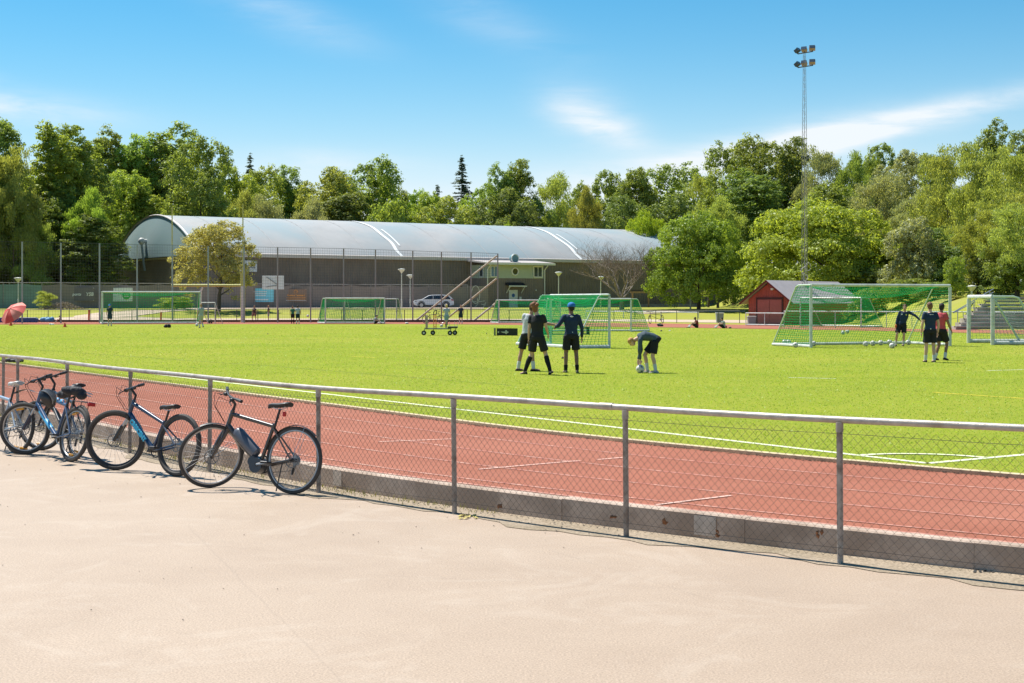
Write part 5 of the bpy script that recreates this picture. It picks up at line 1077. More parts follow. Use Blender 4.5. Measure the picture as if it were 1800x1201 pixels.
for q in (-1, 1): mb.add([c + V(q * .03, -.004, .03), c + V(q * .30, -.004, .02), c + V(q * .18, -.004, -.035), c + V(q * .03, -.004, -.05)], [(0, 1, 2, 3)])
mb.ell(c + V(-.41, 0, .0), (.04, .008, .045), 8, 5); mb.ell(c + V(.46, 0, -.01), (.07, .008, .045), 8, 5); mb.build('emblem', em, bb_, world=True)
b2 = thing('low_board', 'low dark frame board on the turf behind the coach and the green goal', 'board', tuple(G(985, 590)))
a, b = G(930, 590), G(1035, 589)
for z in (.38, .06): MB().tube([a + V(0, 0, z), b + V(0, 0, z)], .035, 6).build('bar', blk, b2, world=True)
mb = MB(); mb.box(b + V(-.05, 0, .22), (.16, .4, .42)); mb.build('end_panel', blk, b2, world=True); mb = MB(); mb.box(a + V(.8, 0, .2), (.9, .04, .3)); mb.build('panel', blk, b2, world=True)
# wheeled cart
ct = thing('wheeled_cart', 'flat wheeled equipment cart with an orange upright and grey post on the turf', 'cart', tuple(G(771, 590)))
dk_s = mat('cart_green_grey', (.16, .20, .13), .6, var=.1); wp = mat('post_pinkish', (.40, .30, .26), .7, var=.1); K = G(771, 590)[1] / F
def cp(px, py, dy=0): q = PY(px, py, G(771, 590)[1]); return q + V(0, dy, 0)
mb = MB(); mb.bbox((cp(747, 578) + cp(792, 578)) / 2 + V(0, .25, 0), (46 * K, .55, .07), .01); mb.build('deck', dk_s, ct, world=True)
mb = MB(); mb.bbox((cp(788, 576.5) + cp(803, 576)) / 2 + V(0, .25, .02), (17 * K, .6, .10), .02); mb.build('tray', mat('tray_dark', (.04, .06, .02), .6), ct, world=True)
for px, dy in ((745, 0), (760, .5), (791, .05), (799, .5)):
    q = cp(px, 587, dy); q[2] = .2 + .13; mb = MB(); mb.tube([q + V(-.03 if 0 else 0, -.035, 0), q + V(0, .035, 0)], .13, 14); w = mb.build('wheel', mat('tyre_black', (.018, .018, .018), .8), ct, world=True)
    mb = MB(); mb.tube([q + V(0, -.045, 0), q + V(0, .045, 0)], .055, 10); e = mb.build('hub', goal_w, ct, world=True); e.parent = w
    MB().tube([q + V(0, .05, 0), q + V(.06, .05, .28)], .02, 5).build('caster_leg', dk_s, ct, world=True)
mb = MB(); mb.bbox((cp(750, 555) + cp(750, 577)) / 2, (4 * K, .12, 22 * K), .02); mb.build('padded_post', wp, ct, world=True)
mb = MB()
for px in (762.5, 766.5): mb.tube([cp(px, 577), cp(px, 554)], .022, 6)
for py in (574, 562, 557, 554): mb.tube([cp(762.5, py), cp(766.5, py)], .02, 5)
mb.build('orange_frame', mat('cart_orange', (.62, .22, .05), .5), ct, world=True)
mb = MB(); mb.tube([cp(762.5 + (x), y) for x, y in ((0, 554), (0, 549), (2.5, 545.5), (5, 546), (5.2, 549), (3.5, 554))], .025, 6); mb.build('black_hoop', blk, ct, world=True)
for px in (785.5, 790.5, 799, 804): MB().tube([cp(px, 577), cp(px, 565)], .012, 4).build('prong', goal_w, ct, world=True)
# ================================================================ CAR
car = thing('parked_car', 'white estate car parked on the walk in front of the hall', 'car', tuple(PX(762, 170)), R_(6)); carw = mat('car_paint', (.62, .63, .66), .25, var=.02, coat=.6); tyre = mat('car_tyre', (.018, .018, .018), .8)
Lc = 4.6
prof = [(-2.28, .42), (-2.30, .70), (-2.18, .86), (-1.35, 1.00), (-.62, 1.42), (-.2, 1.50), (1.0, 1.52), (1.75, 1.44), (2.18, 1.05), (2.28, .85), (2.30, .40), (1.9, .26), (-1.9, .26)]
rows = []
for y, f in ((-.90, .0), (-.86, 1), (.86, 1), (.90, 0)):
    rows.append([V(x * (1 if f else .985), y * (1 - .16 * max(0, z - .95) / .55), z if f else z * .97 + .015) for x, z in prof])
MB().loft(rows).build('body', carw, car, True)
def side(pts, off, m, name):
    for sy in (-1, 1):
        mb = MB(); P = [V(x, sy * (.905 * (1 - .16 * max(0, z - .95) / .55) + off), z) for x, z in pts]; mb.add(P, [tuple(range(len(P)))]); mb.build(name, m, car)
gls = mat('car_glass', (.02, .025, .03), .06, spec=.9)
side([(-1.22, 1.0), (-.60, 1.36), (-.12, 1.42), (-.12, 1.0)], .004, gls, 'window'); side([(-.04, 1.0), (-.04, 1.42), (.85, 1.43), (.85, 1.0)], .004, gls, 'window'); side([(.93, 1.0), (.93, 1.43), (1.62, 1.38), (1.92, 1.08), (1.85, 1.0)], .004, gls, 'window')
mb = MB(); mb.quad((-1.36, -.72, 1.02), (-.66, -.66, 1.42), (-.66, .66, 1.42), (-1.36, .72, 1.02)); mb.build('windscreen', gls, car)
side([(1.95, .88), (2.26, .82), (2.2, .98), (2.0, 1.0)], .005, mat('tail_red', (.3, .02, .02), .3), 'tail_light'); side([(-2.24, .72), (-1.95, .76), (-1.9, .84), (-2.17, .83)], .005, gls, 'headlight')
side([(-1.1, .36), (1.1, .36), (1.1, .27), (-1.1, .27)], .006, tyre, 'sill')
for x in (-1.42, 1.38):
    for sy in (-1, 1):
        mb = MB(); mb.tube([V(x, sy * .70, .33), V(x, sy * .93, .33)], .345, 22); w = mb.build('wheel', tyre, car, True); mb = MB(); mb.tube([V(x, sy * .92, .33), V(x, sy * .945, .33)], .22, 16); e = mb.build('rim', mat('car_rim', (.35, .35, .37), .3, metal=.6), car, True); e.parent = w
        mb = MB(); mb.tube([V(x + .42 * math.cos(g), sy * .90, .33 + .42 * math.sin(g)) for g in np.linspace(-.1, math.pi + .1, 14)], .035, 6); mb.build('wheel_arch', tyre, car, True)
# ================================================================ BICYCLES
def bike(label, rear, front, r=.35, lean=7., steer=0., frame_c=('bike_black', (.022, .022, .026)), fork_c=None, tw=.024, spokes=28, mud=False, ebike=False, mtb=False, accent=None, refl=False, saddle_dz=0., bar_dz=0., rim_c=(.35, .35, .36), low=False, far=False, text=None, stripe=None, group='bicycles leaning on the mesh fence', red_light=False, rear_mud_up=False, dispc=True, saddle_c=(.02, .02, .022)):
    rear, front = np.array(rear, float), np.array(front, float); hx = front - rear; wb = np.linalg.norm(hx); hx /= wb
    X = Vector(hx); Z = Vector((0, 0, 1)); Yv = Z.cross(X).normalized(); Mb = Matrix((X, Yv, Z)).transposed() @ Matrix.Rotation(R_(lean), 3, 'X')
    t = thing('bicycle', label, 'bicycle', tuple(rear), 0, group); t.rotation_mode = 'XYZ'; t.rotation_euler = Mb.to_euler(); 
    tyre_m = mat('bike_tyre', (.055, .050, .046), .8, var=.25, scale=20); rim_m = mat('rim_%d' % int(rim_c[0] * 100), rim_c, .35, metal=.7); spoke_m = mat('spoke_steel', (.40, .40, .40), .7, metal=.3); blk_ = mat('bike_part_black', (.022, .022, .024), .5, var=.1); dsc = mat('brake_steel', (.16, .16, .16), .5, metal=.5); slv = mat('bike_alloy', (.42, .42, .43), .35, metal=.8); fm = mat(frame_c[0], frame_c[1], .3, coat=.5, var=.05); ffm = mat(fork_c[0], fork_c[1], .35, coat=.3) if fork_c else fm
    nsg = 20 if far else 44
    axb, axt = V(wb - .135, 0, .56), V(wb - .235, 0, .87); axd = (axt - axb) / np.linalg.norm(axt - axb)
    Ms = Matrix.Rotation(R_(steer), 3, Vector(axd))
    def S_(p): return axb + np.array(Ms @ Vector(np.array(p, float) - axb)) if steer else np.array(p, float)
    def wheel(name, c, T):
        w = thing(name, None, None); w.parent = t
        def circ(R, n, y=0): return [T(c + V(R * math.cos(g), y, R * math.sin(g))) for g in np.linspace(0, 2 * math.pi, n, endpoint=False)]
        MB().tube(circ(r - tw, nsg), tw, 8, closed=True).build('tyre', tyre_m, w, True)
        MB().tube(circ(r - tw * 2.05, nsg), .013, 6, closed=True).build('rim', rim_m, w, True)
        MB().tube([T(c + V(0, -.05, 0)), T(c + V(0, .05, 0))], .020, 10).build('hub', slv if not ebike else blk_, w, True)
        if not far:
            mb = MB()
            for k in range(spokes):
                g = 2 * math.pi * k / spokes; g2 = g + (.32 if k % 4 < 2 else -.32); y = .026 if k % 2 else -.026
                mb.tube([T(c + V(.02 * math.cos(g2 * 1.0 + 1), y, .02 * math.sin(g2 + 1))), T(c + V((r - tw * 2) * math.cos(g), 0, (r - tw * 2) * math.sin(g)))], .0016, 3, cap=False)
            mb.build('spokes', spoke_m, w)
            if dispc: mb = MB(); mb.tube(circ(.078, 20, .04), .006, 4, closed=True); [mb.tube([T(c + V(0, .04, 0)), T(c + V(.075 * math.cos(g), .04, .075 * math.sin(g)))], .004, 3) for g in np.linspace(0, 6.28, 7)[:-1]]; mb.build('brake_disc', dsc, w)
        if refl:
            for g in (1.35, -1.5): mb = MB(); q = c + V((r - .085) * math.cos(g), .0, (r - .085) * math.sin(g)); mb.tube([T(q + V(-.05 * math.sin(g) * 1, 0.0, .05 * math.cos(g))), T(q + V(.05 * math.sin(g), 0, -.05 * math.cos(g)))], [.014, .014], 6); mb.build('reflector', mat('reflector_amber', (.75, .33, .02), .3), w)
        return w
    idn = lambda p: np.array(p, float)
    RH, FH = V(0, 0, r), V(wb, 0, r); wheel('rear_wheel', RH, idn); wheel('front_wheel', FH, S_)
    bb = V(.43, 0, .285); st = V(.285, 0, .72 if not low else .62); ht, hb = axt - axd * .05, axb + axd * .10
    dr = .030 if mtb or ebike else .017
    MB().tube([hb + axd * .03, (hb + bb) / 2, bb], [dr, dr * 1.05, dr], 10).build('down_tube', fm, t, True)
    MB().tube([ht - axd * .02, st - V(0, 0, .03)], [.026 if mtb else .023, .021], 10).build('top_tube', fm, t, True)
    MB().tube([bb, st], .020, 10).build('seat_tube', fm, t, True); MB().tube([hb - axd * .0, ht + axd * .02], .024, 10).build('head_tube', fm, t, True)
    for s_ in (-1, 1):
        MB().tube([bb + V(0, s_ * .03, 0), bb + V(-.12, s_ * .05, 0), RH + V(.01, s_ * .062, 0)], .012, 6).build('chain_stay', fm, t, True)
        MB().tube([st + V(0, s_ * .015, -.05), RH + V(0, s_ * .062, .0)], .0105, 6).build('seat_stay', fm, t, True)
        if mtb: 
            MB().tube([S_(hb - axd * .03 + V(.0, s_ * .055, 0)), S_(FH + (hb - axd * .03 - FH) * .55 + V(0, s_ * .055, 0))], .014, 8).build('fork_stanchion', slv, t, True); MB().tube([S_(FH + (hb - FH) * .62 + V(0, s_ * .055, 0)), S_(FH + V(0, s_ * .055, 0))], .021, 8).build('fork_leg', ffm, t, True)
        else: MB().tube([S_(hb - axd * .02 + V(0, s_ * .045, 0)), S_((hb + FH) / 2 + V(0, s_ * .052, 0)), S_(FH + V(0, s_ * .052, 0))], [.024, .020, .014], 8).build('fork_leg', ffm, t, True)
    MB().tube([S_(hb + V(0, -.06, 0) - axd * .02), S_(hb + V(0, .06, 0) - axd * .02)], .02, 8).build('fork_crown', ffm, t, True)
    hbz = 1.0 + bar_dz; stt = axt + axd * (.04 + bar_dz * .5); bc = V(stt[0] + .06, 0, hbz)
    MB().tube([S_(ht), S_(stt), S_(bc)], .016, 8).build('stem', blk_, t, True)
    bar = [V(-.04, .31, .015), V(-.015, .2, .01), V(0, .06, 0), V(0, -.06, 0), V(-.015, -.2, .01), V(-.04, -.31, .015)]
    hbo = MB().tube([S_(bc + q) for q in bar], .0125, 8).build('handlebar', blk_, t, True)
    for s_ in (-1, 1):
        e = MB().tube([S_(bc + V(-.02, s_ * .21, .01)), S_(bc + V(-.045, s_ * .33, .015))], .018, 8).build('grip', blk_, t, True); e.parent = hbo
        e = MB().tube([S_(bc + V(.0, s_ * .16, .0)), S_(bc + V(.05, s_ * .19, -.025)), S_(bc + V(.05, s_ * .28, -.035))], .007, 5).build('brake_lever', blk_, t, True); e.parent = hbo
        e = MB().ell(S_(bc + V(.01, s_ * .14, -.01)), (.03, .028, .022), 8, 6).build('shifter', blk_, t, True); e.parent = hbo
        e = MB().tube([S_(bc + V(.04, s_ * .17, -.02)), S_(bc + V(.14, s_ * .10, .02)), S_(bc + V(.16, s_ * .03, -.10)), S_(hb + V(.03, s_ * .04, .06))], .0035, 4, cap=False).build('cable', blk_, t); e.parent = hbo
    sp = st + V(-.055, 0, .19 + saddle_dz); MB().tube([st - V(0, 0, .05), sp - V(0, 0, .03)], .0135, 8).build('seat_post', blk_, t, True)
    mb = MB(); rows = []
    for x, w, z in ((-.13, .055, .020), (-.11, .075, .022), (-.04, .07, .012), (.03, .035, .006), (.11, .022, .004), (.15, .014, -.006)):
        rows.append([sp + V(x, w * math.cos(g), z + (.022 if math.sin(g) > 0 else .03) * math.sin(g)) for g in np.linspace(0, 6.283, 12, endpoint=False)])
    mb.loft(rows); sd_ = mb.build('saddle', mat('saddle_%d' % int(saddle_c[0] * 100), saddle_c, .5), t, True)
    for s_ in (-1, 1): e = MB().tube([sp + V(-.09, s_ * .025, -.005), sp + V(-.03, s_ * .02, -.035), sp + V(.04, s_ * .02, -.035), sp + V(.1, s_ * .012, -.005)], .0035, 4).build('saddle_rail', slv, t); e.parent = sd_
    cr_ = thing('crankset', None, None); cr_.parent = t
    MB().tube([bb + V(.09 * math.cos(g), -.05, .09 * math.sin(g)) for g in np.linspace(0, 6.28, 28, endpoint=False)], .008, 4, closed=True).build('chainring', blk_ if not accent else slv, cr_)
    for s_, a in ((1, .15), (-1, .15 + math.pi)):
        q = bb + V(.17 * math.cos(a) * -1, s_ * .075, .17 * math.sin(a)); MB().tube([bb + V(0, s_ * .06, 0), q], [.014, .011], 6).build('crank_arm', slv if ebike or accent else blk_, cr_, True)
        MB().bbox(q + V(0, s_ * .055, 0), (.09, .09, .025), .006).build('pedal', blk_, cr_)
    MB().tube([bb + V(0, -.065, 0), bb + V(0, .065, 0)], .022, 10).build('bottom_bracket', blk_, cr_, True)
    mb = MB(); mb.tube([bb + V(.02, -.05, .09), RH + V(0, -.05, .045)], .0045, 4); mb.tube([bb + V(.0, -.05, -.09), RH + V(.05, -.05, -.11)], .0045, 4); mb.build('chain', mat('chain_steel', (.12, .11, .10), .5, metal=.6), t)
    mb = MB()
    for k, rr_ in enumerate((.055, .045, .035)): mb.tube([RH + V(0, -.035 - k * .006, 0), RH + V(0, -.04 - k * .006, 0)], rr_, 16)
    mb.build('cassette', slv, t); MB().tube([RH + V(.01, -.05, -.03), RH + V(.04, -.06, -.09), RH + V(.055, -.06, -.15)], .014, 6).build('derailleur', blk_, t, True)
    MB().tube([RH + V(.10, .06, -.02), RH + V(.13, .09, -r + .02)], .007, 5).build('kickstand', blk_, t) if not mtb else None
    if ebike:
        d = (hb - bb) / np.linalg.norm(hb - bb); nn = V(-d[2], 0, d[0]); nn = nn if nn[2] > 0 else -nn
        rows = []
        for f, w in ((.10, .034), (.12, .052), (.44, .055), (.47, .048), (.49, .030)):
            c = bb + d * f + nn * (-.055) * -1; rows.append([c + nn * w * 1.25 * math.cos(g) + V(0, w * math.sin(g), 0) for g in np.linspace(0, 6.283, 14, endpoint=False)])
        mb = MB(); mb.loft(rows); mb.build('battery', mat('battery_slate', (.085, .095, .12), .4, coat=.3), t, True)
        mb = MB(); mb.tube([bb + V(.02, -.05, -.01), bb + V(.02, .06, -.01)], [.085, .080], 18); mb.tube([bb + V(.07, -.045, .03), bb + V(.07, .055, .03)], [.06, .055], 14); mb.build('motor', mat('motor_dark', (.04, .045, .055), .4, coat=.2), t, True)
    if mud:
        for c, T, g0, g1, nm in ((RH, idn, .25, 2.35, 'rear_mudguard'), (FH, S_, .45, 3.2, 'front_mudguard')):
            if nm[0] == 'f': g0, g1 = 1.55, 3.35
            rows = []
            for g in np.linspace(g0, g1, 18) if nm[0] == 'r' else np.linspace(1.2, 3.15, 16): rows.append([T(c + V((r + .012 - abs(y) * .25) * math.cos(g) , y, (r + .014 - abs(y) * .25) * math.sin(g))) for y in (-.028, -.015, 0, .015, .028)])
            mb = MB(); mb.loft(rows, cap=False, closed_ring=False); mb.build(nm, blk_, t, True)
            mb = MB(); gg = 2.9 if nm[0] == 'r' else 2.6
            for y in (-.05, .05): mb.tube([T(c + V(0, y, 0)), T(c + V((r + .01) * math.cos(gg if nm[0] == 'f' else 1.9), y * .5, (r + .01) * math.sin(gg if nm[0] == 'f' else 1.9)))], .003, 3)
            mb.build('mudguard_stay', slv, t)
        mb = MB()
    if rear_mud_up:
        rows = []
        for f in np.linspace(0, 1, 12): rows.append([V(.17 - .42 * f, y, .80 + .05 * math.sin(f * 2.6) - .02 * abs(y) * 20 * .1) for y in (-.03, 0, .03)])
        mb = MB(); mb.loft(rows, cap=False, closed_ring=False); mb.tube([sp - V(0, 0, .12), V(.15, 0, .80)], .012, 5); mb.build('clip_on_mudguard', blk_, t, True)
    if red_light: e = MB().bbox(sp + V(-.06, 0, -.085), (.03, .035, .05), .006).build('rear_light', mat('light_red', (.5, .02, .02), .3), t)
    if stripe:
        sm_ = mat(stripe[0], stripe[1], .4)
        for f0, f1 in ((.2, .75),):
            a = hb + (bb - hb) * f0; b = hb + (bb - hb) * f1; MB().tube([a, b], dr * 1.07, 10, cap=False).build('frame_decal', sm_, t, True)
        for k in range(4): a = ht + (st - ht) * (.3 + .16 * k); MB().tube([a, a + (st - ht) * .07], .0235, 8, cap=False).build('frame_decal', sm_, t, True)
    if text:
        d = (bb - hb) / np.linalg.norm(bb - hb); n_ = V(0, 1, 0); y_ = np.cross(n_, d); a = hb * .55 + bb * .45 + n_ * (dr * 1.03)
        text_part(text[0], text[1], mat('decal_text', text[2], .4), t, Matrix(((d[0], y_[0], n_[0], a[0]), (d[1], y_[1], n_[1], a[1]), (d[2], y_[2], n_[2], a[2]), (0, 0, 0, 1))), bold=.004)
    return t
P0 = lambda x, y: PZ(x, y, 0.)
e1 = bike('black electric bicycle with slate battery, nearest of the bicycles leaning on the fence', P0(512, 869), P0(368, 858.5), r=.352, lean=8, steer=54, mud=True, ebike=True, red_light=True, frame_c=('frame_bronze_black', (.055, .042, .036)), tw=.021)
e2 = bike('mountain bike with dark blue and light blue frame behind the electric one', P0(309, 838), P0(200, 827), r=.36, lean=8, steer=33, mtb=True, frame_c=('frame_midnight', (.008, .028, .075)), fork_c=('fork_black', (.02, .02, .022)), tw=.029, stripe=None, text=('CRESCENT', .075, (.05, .42, .62)), spokes=24, saddle_dz=-.03, bar_dz=-.02, rim_c=(.05, .05, .055), low=True)
e3 = bike('blue mountain bike with red fork marks and a helmet hung on its bars', P0(124, 812), P0(41, 799.5), r=.345, lean=9, steer=42, mtb=True, frame_c=('frame_denim', (.035, .075, .16)), fork_c=('fork_navy', (.03, .03, .06)), tw=.027, accent=True, refl=True, stripe=('decal_skyblue', (.08, .38, .62)), rear_mud_up=True, saddle_c=(.03, .03, .035))
e4 = bike('grey blue bicycle with amber reflectors cut off by the left edge', P0(28, 797.5), P0(-68, 786), r=.35, lean=8, steer=6, frame_c=('frame_iceblue', (.33, .42, .52)), tw=.024, refl=True, mud=False, accent=True, saddle_c=(.5, .5, .48), rear_mud_up=True)
e5 = bike('dark bicycle with rear rack wedged against the fence behind the blue mountain bike', P0(133, 805.5), P0(70, 792), r=.34, lean=7, steer=40, frame_c=('bike_black', (.022, .022, .026)), tw=.024, red_light=True, refl=True, rear_mud_up=True)
mb = MB()
for y in (-.05, .05): mb.tube([V(.15, y, .72), V(-.28, y, .72)], .006, 5); mb.tube([V(0, y, .36), V(-.1, y, .72)], .005, 4)
for x in (.1, -.05, -.25): mb.tube([V(x, -.05, .72), V(x, .05, .72)], .005, 4)
mb.build('rear_rack', MATS['bike_part_black'], e5); MB().bbox((-.30, 0, .70), (.03, .10, .045), .006).build('rack_light', MATS['light_red'], e5)
# helmets and clothes on the bars
def helmet(p, rot, label):
    t = thing('bicycle_helmet', label, 'helmet', tuple(p)); t.rotation_euler = rot; t.scale = (.86, .86, .86); hm_ = mat('helmet_black', (.02, .02, .022), .35, coat=.3); h2 = mat('helmet_grey', (.20, .20, .20), .4)
    rows = [[V(.145 * a * math.cos(g) * (1 + .1 * math.cos(g)), .105 * a * math.sin(g), z) for g in np.linspace(0, 6.283, 20, endpoint=False)] for a, z in ((1.0, 0), (1.02, .03), (.95, .07), (.75, .105), (.4, .125), (.05, .13))]
    MB().loft(rows, cap=False).build('shell', hm_, t, True)
    for k in (-2, -1, 0, 1, 2): MB().tube([V(.13 * math.cos(g) * 1.02, k * .032 * math.sin(g) ** .5 if math.sin(g) > 0 else 0, .012 + .128 * math.sin(g)) for g in np.linspace(.15, 2.99, 12)], .009, 5).build('rib', h2, t, True)
    MB().tube([V(.08, .09, 0), V(.05, .04, -.13), V(.05, -.04, -.13), V(.08, -.09, 0)], .004, 4).build('strap', hm_, t)
helmet(PY(80, 702, 18.4), (R_(25), R_(55), R_(10)), 'black and grey helmet hanging from the bars of the blue mountain bike'); 
def cloth_heap(p, W, Hh, label, seed):
    rr = random.Random(seed); mb = MB()
    for i in range(10): mb.ell((rr.uniform(-.4, .4) * W, rr.uniform(-.06, .06), rr.uniform(-.25, .35) * Hh), (W * rr.uniform(.15, .28), .06, Hh * rr.uniform(.2, .38)), 9, 7, Matrix.Rotation(rr.uniform(-.6, .6), 3, 'Y'))
    o = remesh(mb, 'jacket', mat('jacket_black', (.022, .023, .028), .75, var=.4, scale=12, bump=.5), None, .012, 2); o.location = tuple(p); return props(o, label, 'jacket')
cloth_heap(PY(129, 692, 17.9), .38, .14, 'black jacket bundled over the saddle of the blue mountain bike', 3)
# bicycles on the far side
p = G(776, 569); q = G(749, 569); bike('dark bicycle standing at the foot of the pale diagonal brace', q, p, r=.35, lean=4, far=True, group='bicycles parked on the far side')
bike('black bicycle parked on the far track with a bag below it', G(1165, 568.5), G(1143, 569.5), r=.35, lean=5, far=True, group='bicycles parked on the far side')
# ================================================================ TREES
bark = mat('bark_brown', (.10, .078, .058), .9, var=.3, scale=3, bump=.5); bark_l = mat('bark_pale', (.24, .20, .16), .9, var=.3, scale=3, bump=.4)
def quads_from(c, ax, nrm, L_, W_):
    "leaf cards: centre, long axis, normal, half length, half width (arrays)"
    b = np.cross(nrm, ax); b /= (np.linalg.norm(b, axis=1)[:, None] + 1e-9); ax = ax / (np.linalg.norm(ax, axis=1)[:, None] + 1e-9)
    L_ = L_[:, None]; W_ = W_[:, None]; n = len(c)
    v = np.stack([c - ax * L_, c + b * W_ - ax * L_ * .1, c + ax * L_, c - b * W_ - ax * L_ * .1], 1).reshape(-1, 3)
    return v, np.arange(n * 4).reshape(n, 4)
def rnd_unit(rng, n):
    v = rng.normal(size=(n, 3)); return v / np.linalg.norm(v, axis=1)[:, None]
def crown_clumps(rng, kind, n):
    "clump centres on an uneven envelope; crown spans z 0..1 and radius about .5"
    out = []
    lob = rng.uniform(0, 6.28, 6); amp = rng.uniform(.04, .13, 6)
    # a few big boughs give the outline its bumps
    boughs = []
    nb_ = {'round': 9, 'tall': 12, 'forest': 10, 'maple': 12, 'poplar': 11, 'weep': 12, 'bush': 8}[kind]
    for i in range(nb_):
        f = (i + .5) / nb_; z = .12 + .80 * f if kind in ('tall', 'poplar', 'weep') else .18 + .68 * f
        if kind == 'maple': prof = .34 * math.sin(math.pi * min(1, .16 + .74 * z)) ** .7
        elif kind == 'poplar': prof = .20 * (1 - abs(z - .45) ** 2 * 2.2)
        elif kind == 'tall': prof = .27 * (1 - max(0, z - .35) ** 1.5 * 1.6)
        elif kind == 'weep': prof = .30 * (1 - max(0, z - .4) ** 1.6 * 1.7)
        elif kind == 'bush': prof = .30 * (1 - z * .5)
        else: prof = .30 * math.sin(math.pi * min(1, .12 + .80 * z)) ** .6
        g = i * 2.4 + rng.uniform(-.5, .5); boughs.append((np.array([prof * math.cos(g), prof * math.sin(g), z]), rng.uniform(.15, .25) * (1.1 if kind in ('maple', 'round', 'bush') else 1.0)))
    if kind == 'maple':
        boughs = [(np.array([.30 * math.cos(g), .30 * math.sin(g), z]), .19) for z, g in [(.20, i * 1.05) for i in range(6)] + [(.45, .5 + i * 1.05) for i in range(6)]] + [(np.array([.19 * math.cos(g), .19 * math.sin(g), .70]), .20) for g in (0, 1.5, 3.1, 4.6)]
    boughs.append((np.array([0, 0, .5]), .26)); boughs.append((np.array([rng.uniform(-.05, .05), rng.uniform(-.05, .05), .84]), .15))
    w = np.array([b[1] ** 2 for b in boughs]); w /= w.sum(); ids = rng.choice(len(boughs), n, p=w)
    d = rnd_unit(rng, n); d[:, 2] = np.where(rng.random(n) < .65, np.abs(d[:, 2]), d[:, 2]); r = rng.uniform(.35, 1.0, n) ** .4
    c = np.array([boughs[i][0] for i in ids]); R = np.array([boughs[i][1] for i in ids])
    p = c + d * (R * r)[:, None]; return p, d
def make_crown(name, kind, seed, Hc, Wc, nclump, nleaf, lsz, csz):
    v, f = make_crown_(name, kind, seed, Hc, Wc, nclump, nleaf, lsz, csz)
    z0, z1 = np.percentile(v[:, 2], .2), np.percentile(v[:, 2], 99.85); v[:, 2] = (v[:, 2] - max(z0, 0)) / (z1 - max(z0, 0)) * Hc
    v[:, :2] -= np.median(v[:, :2], 0); r = np.percentile(np.hypot(v[:, 0], v[:, 1]), 98); v[:, :2] *= Wc / 2 / r; return v, f
def make_crown_(name, kind, seed, Hc, Wc, nclump, nleaf, lsz, csz):
    rng = np.random.default_rng(seed); p, d = crown_clumps(rng, kind, nclump)
    p = p * np.array([Wc, Wc, Hc]); 
    if kind == 'weep':
        # hanging strands
        cs, axs, ns = [], [], []
        cen = p[:max(20, len(p) // 7)]; p = cen[rng.integers(0, len(cen), len(p))] + rng.normal(size=p.shape) * np.array([.42, .42, .30]) * csz * .9
        for q in p:
            k = nleaf; L_ = rng.uniform(.5, 2.3); t = rng.random(k) ** .8; off = rng.normal(size=(k, 3)) * np.array([.26, .26, .12]) * csz * 1.3
            cs.append(q + off + np.stack([np.zeros(k), np.zeros(k), -t * L_], 1)); a = rng.normal(size=(k, 3)) * .30; a[:, 2] -= 1; axs.append(a); ns.append(rnd_unit(rng, k))
        c = np.concatenate(cs); a = np.concatenate(axs); nn = np.concatenate(ns); n = len(c)
        c[:, 2] = np.maximum(c[:, 2], .2)
        return quads_from(c, a, nn, rng.uniform(.8, 1.5, n) * lsz, rng.uniform(.35, .6, n) * lsz)
    k = nleaf; n = nclump * k
    ctr = np.repeat(p, k, 0); dd = rnd_unit(rng, n); rad = csz * rng.uniform(.35, 1.0, n) ** .6 * np.repeat(rng.uniform(.6, 1.35, nclump), k)
    c = ctr + dd * rad[:, None] * np.array([1, 1, .72]); out = np.repeat(d, k, 0)
    nn = dd * .8 + out * .5 + rng.normal(size=(n, 3)) * .5 + np.array([0, 0, .35]); ax = np.cross(nn, rnd_unit(rng, n))
    if kind == 'poplar': ax[:, 2] += .4
    return quads_from(c, ax, nn, rng.uniform(.6, 1.35, n) * lsz, rng.uniform(.4, .8, n) * lsz)
def trunk_mb(H, r, seed, spread, nb, base=.25, lean=0):
    rr = random.Random(seed); mb = MB(); pts = []; x = y = 0
    for k in range(8): z = H * k / 7.; pts.append(V(x, y, z - .3)); x += rr.uniform(-.018, .018) * H + lean; y += rr.uniform(-.015, .015) * H
    mb.tube(pts, [r * 1.25] + [r * (1 - .85 * k / 7.) for k in range(1, 8)], 8)
    for i in range(nb):
        f = base + (.92 - base) * (i + rr.random()) / nb; k = min(6, int(f * 7)); q = pts[k] + (pts[k + 1] - pts[k]) * (f * 7 - k); g = i * 2.4 + rr.uniform(-.4, .4); L_ = spread * (1.15 - f) * rr.uniform(.7, 1.1)
        d = V(math.cos(g), math.sin(g), rr.uniform(.5, 1.0)); mb.tube([q, q + d * L_ * .5, q + d * L_ * .95 + V(0, 0, L_ * .2)], [r * (1 - .8 * f) * .55, r * .25 * (1.1 - f), r * .07], 5)
    return mb
PROTO = {}
def proto(key, kind, seed, Hc, Wc, ncl, nlf, lsz, csz, base, tr, spread, nb, H):
    PROTO[key] = dict(args=(kind, seed, Hc, Wc, ncl, nlf, lsz, csz), base=base, tr=tr, spread=spread, nb=nb, H=H, seed=seed, me={}, trk=None)
for i in range(3): proto('forest%d' % i, 'forest', 10 + i, 19, 12, 1000, 38, .155, .62, 1.5, .26, 4.5, 12, 20)
for i in range(3): proto('tall%d' % i, 'tall', 20 + i, 21, 10.5, 950, 37, .15, .58, 1.6, .24, 3.5, 13, 23)
for i in range(3): proto('aspen%d' % i, 'poplar', 30 + i, 20, 8, 800, 36, .14, .50, 2.0, .20, 2.6, 14, 23)
for i in range(2): proto('birch%d' % i, 'weep', 40 + i, 17.5, 11, 620, 52, .135, 1.0, 2.0, .22, 3.5, 12, 19)
for i in range(2): proto('maple%d' % i, 'maple', 50 + i, 9.6, 15.5, 1900, 40, .125, .55, .7, .28, 4.2, 12, 10)
